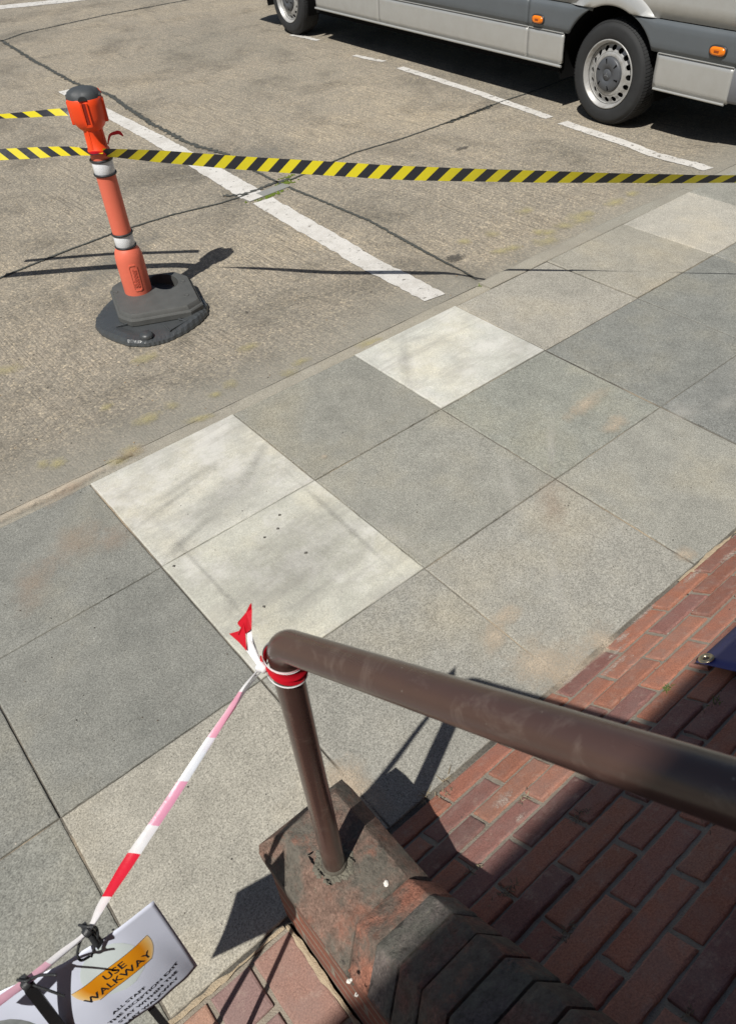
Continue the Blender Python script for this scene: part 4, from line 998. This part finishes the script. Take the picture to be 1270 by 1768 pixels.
mb = MB(); mb.lathe([(.031, 0), (.028, .006), (.020, .007), (.014, .002), (.012, -.004)], tuple(ec), 28, ax=(xn, yn, zn)); build("eyelet", mb, BRASS, bn)
mb = MB(); mb.lathe([(.0125, .0), (.0005, .001)], tuple(ec - zn * .0), 20, ax=(xn, yn, zn)); build("eyelet_hole", mb, plain("eyelet_shade", (.05, .04, .04), .8), bn)

# ---- van
VO = Vector((7.495, 2.106, -.14)); AV = .07; E1 = Vector((math.sin(AV), math.cos(AV), 0)); E2 = Vector((-E1.y, E1.x, 0))
van = empty("parked_van", tuple(VO), "silver panel van with grey side cladding and steel wheels parked beside the worn white line", "van")
def vv(u, z, off=0.0): return VO + (E1 * u + E2 * off + Vector((0, 0, z))) / S     # metres along, up, outwards
def voff(z):     # body side section: tucks in below, leans in above
    return -.012 - .07 * max(0, .42 - z) ** 1.2 * 2 - .05 * max(0, z - .75) ** 1.6
ARC = (0.03, .345, .440)     # arch centre and radius
WB = 4.63
def arch_pts(cu, n=22, side=None):
    return [(cu + ARC[2] * math.cos(t), ARC[1] + ARC[2] * math.sin(t)) for t in [math.pi * k / n for k in range(n + 1)]]
ZB = .335
def panel(name, us, zlo, zhi, mat, extra=0.0, parent=None, sub=14, lip=True):
    """side panel strip between u values, with wheel-arch circles cut out by moving its lower outline"""
    mb = MB(); u0, u1 = us; n = max(2, int((u1 - u0) / .03)); U = [u0 + (u1 - u0) * i / n for i in range(n + 1)]
    def low(u):
        z = zlo
        for cu in (ARC[0], WB + ARC[0]):
            if abs(u - cu) < ARC[2]: z = max(z, ARC[1] + math.sqrt(ARC[2] ** 2 - (u - cu) ** 2))
        return min(z, zhi)
    for cu in (ARC[0], WB + ARC[0]):
        for sg in (-1, 1):
            e = cu + sg * ARC[2]
            if u0 < e < u1: U += [e - .0005, e + .0005]
        if zhi - ARC[1] < ARC[2]:
            hw = math.sqrt(ARC[2] ** 2 - (zhi - ARC[1]) ** 2)
            for sg in (-1, 1):
                if u0 < cu + sg * hw < u1: U.append(cu + sg * hw)
        for kk in range(1, 24):
            e = cu + ARC[2] * math.cos(math.pi * kk / 24)
            if u0 < e < u1: U.append(e)
    U = sorted(set(U)); rows = 6; grid = []
    for u in U:
        l = low(u); grid.append([vv(u, l + (zhi - l) * r / rows, voff(l + (zhi - l) * r / rows) + extra * (1 if 0 < r < rows else .2)) for r in range(rows + 1)])
    for i in range(len(U) - 1):
        if zhi - low(U[i]) < 1e-4 and zhi - low(U[i + 1]) < 1e-4: continue
        mb.add(grid[i] + grid[i + 1], [(r, rows + 1 + r, rows + 2 + r, r + 1) for r in range(rows)], 0, None, True)
    bmw = mb; o = build(name, bmw, mat, parent or van)
    bm = bmesh.new(); bm.from_mesh(o.data); bmesh.ops.remove_doubles(bm, verts=bm.verts, dist=.0004); bmesh.ops.recalc_face_normals(bm, faces=bm.faces)
    f0 = [f for f in bm.faces if f.calc_area() > 1e-6]
    if f0 and sum(f.normal.dot(E2) * f.calc_area() for f in f0) < 0: bmesh.ops.reverse_faces(bm, faces=bm.faces)
    bm.to_mesh(o.data); bm.free(); sd = o.modifiers.new("th", 'SOLIDIFY'); sd.thickness = .022; sd.offset = -1
    return o
G_ = .004
SE = [(-1.02, .852), (.858, 2.885), (2.891, 4.03)]
SE = [(-1.02, ARC[0] - ARC[2]), (ARC[0] + ARC[2], .852), SE[1], SE[2]]
for (a, b) in SE:
    panel("lower_panel", (a, b), ZB, .552, VSIL)
panel("lower_panel", (5.15, 5.55), ZB, .552, VSIL)
for (a, b) in ((-1.26, .852), (.858, 2.885), (2.891, 5.55)):
    panel("side_cladding", (a, b), .556, .748, VCLAD, .016)
for (a, b) in ((-1.26, .852), (.858, 2.885), (2.891, 5.0)):
    panel("upper_panel", (a, b), .753, 1.35, VSIL)
def bar(name, u0, u1, z, r, off, mat, n=24, par=None):
    mb = MB(); mb.tube([vv(u0 + (u1 - u0) * i / n, z, voff(z) + off) for i in range(n + 1)], r / S, 8); return build(name, mb, mat, par or van)
bar("sill", .47, 4.05, .326, .010, .002, VSIL); bar("sill", -1.0, -.42, .328, .008, .001, VSIL)
bar("trim_strip", .47, .852, .553, .0038, .004, VSIL); bar("trim_strip", .858, 2.885, .553, .0038, .004, VSIL); bar("trim_strip", -1.02, -.42, .553, .0038, .004, VSIL); bar("trim_strip", 2.891, 4.2, .553, .0038, .004, VSIL)
# flared wheel-arch lips
for cu in (ARC[0], WB + ARC[0]):
    mb = MB(); rs = []
    for k in range(41):
        t = math.radians(42 + (96) * k / 40); e = E1 * math.cos(t) + Vector((0, 0, math.sin(t))); b0_ = vv(cu, ARC[1]); pr = []
        fade = math.sin(math.pi * min(1, max(0, k / 40))) ** .5
        for (r, of) in ((ARC[2] - .002, -.03), (ARC[2] - .002, .010 + .012 * fade), (ARC[2] + .012, .014 + .016 * fade), (ARC[2] + .05, .010 + .014 * fade), (ARC[2] + .10, .003 + .004 * fade), (ARC[2] + .13, -.02)):
            z = max(.751, ARC[1] + r * math.sin(t)); pr.append(vv(cu + r * math.cos(t), z, voff(z) + of))
        rs.append(pr)
    mb.rings(rs, False, False, False, 0, None, True); o = build("arch_flare", mb, VSIL, van)
    mb = MB(); rs = []                         # inner liner
    for k in range(33):
        t = math.pi * k / 32 * 1.16 - .25; rs.append([vv(cu + (ARC[2] + .02) * math.cos(t), max(.2, ARC[1] + (ARC[2] + .02) * math.sin(t)), voff(.5) - .012), vv(cu + (ARC[2] + .02) * math.cos(t), max(.2, ARC[1] + (ARC[2] + .02) * math.sin(t)), -.75)])
    mb.rings(rs, False, False, False, 0, None, True); build("wheel_well", mb, VDARK, van)
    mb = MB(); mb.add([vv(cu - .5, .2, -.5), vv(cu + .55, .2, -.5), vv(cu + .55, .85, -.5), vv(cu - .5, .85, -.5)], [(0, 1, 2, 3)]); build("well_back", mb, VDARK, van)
# dark underbody boxes that deepen the shade below, and the rest of the box
def vbox(name, u0, u1, z0, z1, o0, o1, mat, bev=0.0):
    mb = MB(); q = [vv(u0, z0, o0), vv(u1, z0, o0), vv(u1, z0, o1), vv(u0, z0, o1), vv(u0, z1, o0), vv(u1, z1, o0), vv(u1, z1, o1), vv(u0, z1, o1)]
    mb.add(q, [(0, 3, 2, 1), (4, 5, 6, 7), (0, 1, 5, 4), (1, 2, 6, 5), (2, 3, 7, 6), (3, 0, 4, 7)]); o = build(name, mb, mat, van)
    if bev:
        b = o.modifiers.new("bev", 'BEVEL'); b.width = bev; b.segments = 3
    return o
vbox("floor_pan", .50, 4.10, .27, .60, -.06, -1.90, VDARK); vbox("floor_pan", -1.22, -.46, .33, .60, -.06, -1.90, VDARK)
vbox("axle", -.08, .08, .22, .36, -.30, -1.70, VDARK)
mb = MB(); pr = [(-1.26, 1.35, -.06), (-1.26, 2.45, -.20), (-1.2, 2.62, -.36)]
sec = [(-.052, 1.345), (-.10, 1.9), (-.17, 2.35), (-.24, 2.52), (-.36, 2.60), (-1.0, 2.64), (-1.64, 2.60), (-1.76, 2.52), (-1.83, 2.35), (-1.90, 1.9), (-1.948, 1.345), (-1.99, .75), (-1.98, .34), (-1.9, .62), (-.72, .62), (-.72, .87), (-.10, .87)]
mb.rings([[vv(u, z, o) for o, z in sec] for u in (-1.25, -1.2, 0, 2, 4.2)], True, True, True); build("cargo_body", mb, VSIL, van)
mb = MB(); cabs = [(4.2, 1.0, 0), (4.7, .98, .12), (5.1, .72, .5), (5.35, .40, .95)]; rs = []
for u, k, dr in cabs:
    rs.append([vv(u, 1.0 + (z - 1.0) * k if z > 1.0 else z, o * 1.0) for o, z in sec])
mb.rings(rs, True, False, True); build("cab", mb, VSIL, van)
mb = MB(); mb.add([vv(4.25, 1.38, -.045), vv(5.15, 1.38, -.045), vv(4.75, 1.95, -.085), vv(4.25, 2.0, -.085)], [(0, 1, 2, 3)]); o = build("door_window", mb, GLASS, van); sd = o.modifiers.new("th", 'SOLIDIFY'); sd.thickness = .01
vbox("front_bumper", 5.12, 5.62, .28, .66, .0, -1.94, VBUMP, .05)
# rear bumper corner
mb = MB(); rs = []
for (u, o, zb, zt_) in ((-1.022, -.020, .345, .560), (-1.03, .004, .345, .556), (-1.15, .006, .35, .56), (-1.27, -.006, .355, .60), (-1.36, -.05, .36, .60), (-1.40, -.14, .36, .60), (-1.41, -.95, .36, .60)):
    rs.append([vv(u, zb, o - .02), vv(u, zb + .02, o), vv(u, zt_ - .02, o), vv(u, zt_, o - .01), vv(u, zt_, o - .09), vv(u, zb, o - .09)])
mb.rings(rs, True, True, True, 0, None, False); o = build("rear_bumper", mb, VBUMP, van); smooth_by_angle(o, 50)
# side marker lamps
for (u, z) in ((.735, .617), (-.885, .632)):
    def oval(ru, rz, off, uc=u, zc=z):
        return [vv(uc + ru * math.copysign(abs(math.cos(t)) ** .55, math.cos(t)), zc + rz * math.copysign(abs(math.sin(t)) ** .8, math.sin(t)), voff(zc) + off) for t in [2 * math.pi * k / 28 for k in range(28)]]
    mb = MB(); mb.rings([oval(.066, .034, .006), oval(.066, .034, .024), oval(.058, .027, .028)], True, True, True, 0, None, True); mk = build("side_marker", mb, BLKP, van)
    mb = MB(); mb.rings([oval(.057, .026, .027), oval(.055, .024, .034), oval(.040, .016, .039)], True, True, True, 0, None, True); ln = build("lens", mb, AMB, mk)
    mb = MB(); q = [vv(u + a, z + b, voff(z) + .0402) for a, b in ((-.018, -.006), (.018, -.006), (.018, .006), (-.018, .006))]; mb.rings([q, [p + E2 * .001 for p in q]]); build("bulb_mark", mb, plain("dark_amber", (.30, .06, .01), .4), ln)
# wheels
UPV = Vector((0, 0, 1))
def wheel(cu):
    Rt, Rr = .347, .226; o = vv(cu, Rt, -.012); axs = (E1, UPV, E2)
    def L(mb, prof, n=96, **k): mb.lathe([(r / S, h / S) for r, h in prof], tuple(o), n, ax=axs, cap=False, **k)
    mb = MB(); L(mb, [(.200, -.03), (.222, -.012), (.232, -.002), (.250, .004), (.275, .007), (.300, .003), (.312, .001), (.318, -.004), (.332, -.018), (.340, -.030), (.346, -.048), (.346, -.20), (.335, -.222), (.30, -.235), (.22, -.225), (.214, -.20)])
    wt = build("wheel", mb, TYRE, van)
    # tread blocks across the shoulder
    mb = MB(); nb = 88
    for k in range(nb):
        t0 = 2 * math.pi * k / nb; t1 = t0 + 2 * math.pi / nb * .66; wob = .4 * (1 if k % 2 else .0)
        for (r0, h0, r1, h1) in ((.333 + .002, -.016, .3475, -.045), (.3482, -.048, .3485, -.088 - wob * .02), (.3485, -.098, .3485, -.148), (.3485, -.158, .348, -.198)):
            q = []
            for (r, h) in ((r0, h0), (r1, h1)):
                for t in (t0, t1):
                    t_ = t + (h * .6)
                    for dr in (0, .0035): q.append(o + (E1 * math.cos(t_) * (r + dr - .002) + UPV * math.sin(t_) * (r + dr - .002) + E2 * h) / S)
            mb.add(q, [(1, 3, 7, 5), (0, 1, 5, 4), (2, 6, 7, 3), (0, 2, 3, 1), (4, 5, 7, 6)])
    build("tread", mb, TYRE, wt)
    mb = MB(); L(mb, [(.226, -.008), (.230, .002), (.224, .005), (.219, .001), (.213, -.014), (.205, -.020), (.200, -.040), (.190, -.075), (.1985, -.070), (.1985, -.09)]); rm = build("rim", mb, RIM, wt)
    # dished disc with round ventilation holes
    mb = MB(); NHo = 16; rc, rh = .172, .0195
    def dish(r): return -.030 - .022 * ss(.150, .192, r) + .006 * ss(.11, .15, r)
    for k in range(NHo):
        a0 = 2 * math.pi * k / NHo; da = 2 * math.pi / NHo; outp = []; m_ = 6
        for q in range(m_): outp.append((.1480, a0 - da / 2 + da * q / m_))
        for q in range(m_): outp.append((.1480 + (.197 - .148) * q / m_, a0 + da / 2))
        for q in range(m_): outp.append((.197, a0 + da / 2 - da * q / m_))
        for q in range(m_): outp.append((.197 - (.197 - .148) * q / m_, a0 - da / 2))
        r1 = []; r2 = []; r3 = []
        for (r, a) in outp:
            P_ = Vector((r * math.cos(a), r * math.sin(a))); r1.append(o + (E1 * P_.x + UPV * P_.y + E2 * dish(r)) / S)
            c_ = Vector((rc * math.cos(a0), rc * math.sin(a0))); d_ = (P_ - c_).normalized(); H_ = c_ + d_ * rh; hr_ = H_.length
            r2.append(o + (E1 * H_.x + UPV * H_.y + E2 * dish(hr_)) / S); r3.append(o + (E1 * H_.x + UPV * H_.y + E2 * (dish(hr_) - .008)) / S)
        mb.rings([r1, r2, r3], True, False, False, 0, None, False)
    L(mb, [(.148, -.0265), (.140, -.022), (.128, -.018), (.118, -.020), (.112, -.034), (.0, -.036)], n=64)
    dsc = build("rim_disc", mb, RIM, wt); bm = bmesh.new(); bm.from_mesh(dsc.data); bmesh.ops.remove_doubles(bm, verts=bm.verts, dist=.0003); bmesh.ops.recalc_face_normals(bm, faces=bm.faces); bm.to_mesh(dsc.data); bm.free(); smooth_by_angle(dsc, 50)
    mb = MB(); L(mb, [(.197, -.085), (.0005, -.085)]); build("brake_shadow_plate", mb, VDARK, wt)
    mb = MB(); L(mb, [(.116, -.026), (.115, -.010), (.108, -.002), (.085, .003), (.045, .006), (.043, .002), (.038, .002), (.036, .006), (.0005, .007)], n=64); hb = build("hub_cap", mb, HUBC, wt)
    for k in range(6):
        mb = MB(); a = 2 * math.pi * (k + .3) / 6; e = E1 * math.cos(a) + UPV * math.sin(a); f2 = E1 * -math.sin(a) + UPV * math.cos(a)
        q = [o + (e * r + f2 * s_ + E2 * .0042) / S for r, s_ in ((.074, -.003), (.106, -.011), (.106, .002), (.074, .003))]; q = [p - E2 * (0.003 / S if i in (1, 2) else 0) for i, p in enumerate(q)]
        mb.rings([q, [p + E2 * .0012 / S for p in q]]); build("cap_slot", mb, VDARK, hb)
    mb = MB()
    for k in range(3):
        a = math.radians(96 + 120 * k); e = E1 * math.cos(a) + UPV * math.sin(a); f2 = E1 * -math.sin(a) + UPV * math.cos(a)
        q = [o + (v + E2 * .0072) / S for v in (e * .027, f2 * .0045 + e * .004, f2 * -.0045 + e * .004)]; mb.rings([q, [p + E2 * .002 / S for p in q]])
    build("badge_star", mb, plain("badge_metal", (.20, .21, .22), .4, .3), hb)
wheel(0); wheel(WB)

# ---- building behind the viewer whose eaves shade the slope
bd = empty("building", (0, -4.62, 0), "brick building whose straight eaves line shades the lower right of the brick slope", "building")
mb = MB(); mb.box((-16, -14, -.2), (14, -4.49, 6.0)); build("wall", mb, RENDER, bd)
for k in range(9):
    x = -14 + k * 3.1
    mb = MB(); mb.box((x, -4.50, 3.0), (x + 1.7, -4.47, 4.8)); f = build("window", mb, plain("white_frame", (.7, .7, .68), .5), bd) if k == 0 else build("window", mb, bpy.data.materials["white_frame"], bd)
    mb = MB(); mb.box((x + .08, -4.48, 3.08), (x + 1.62, -4.465, 4.72)); build("pane", mb, GLASS, f)

for o in bpy.data.objects:
    if '_o' in o: del o['_o']
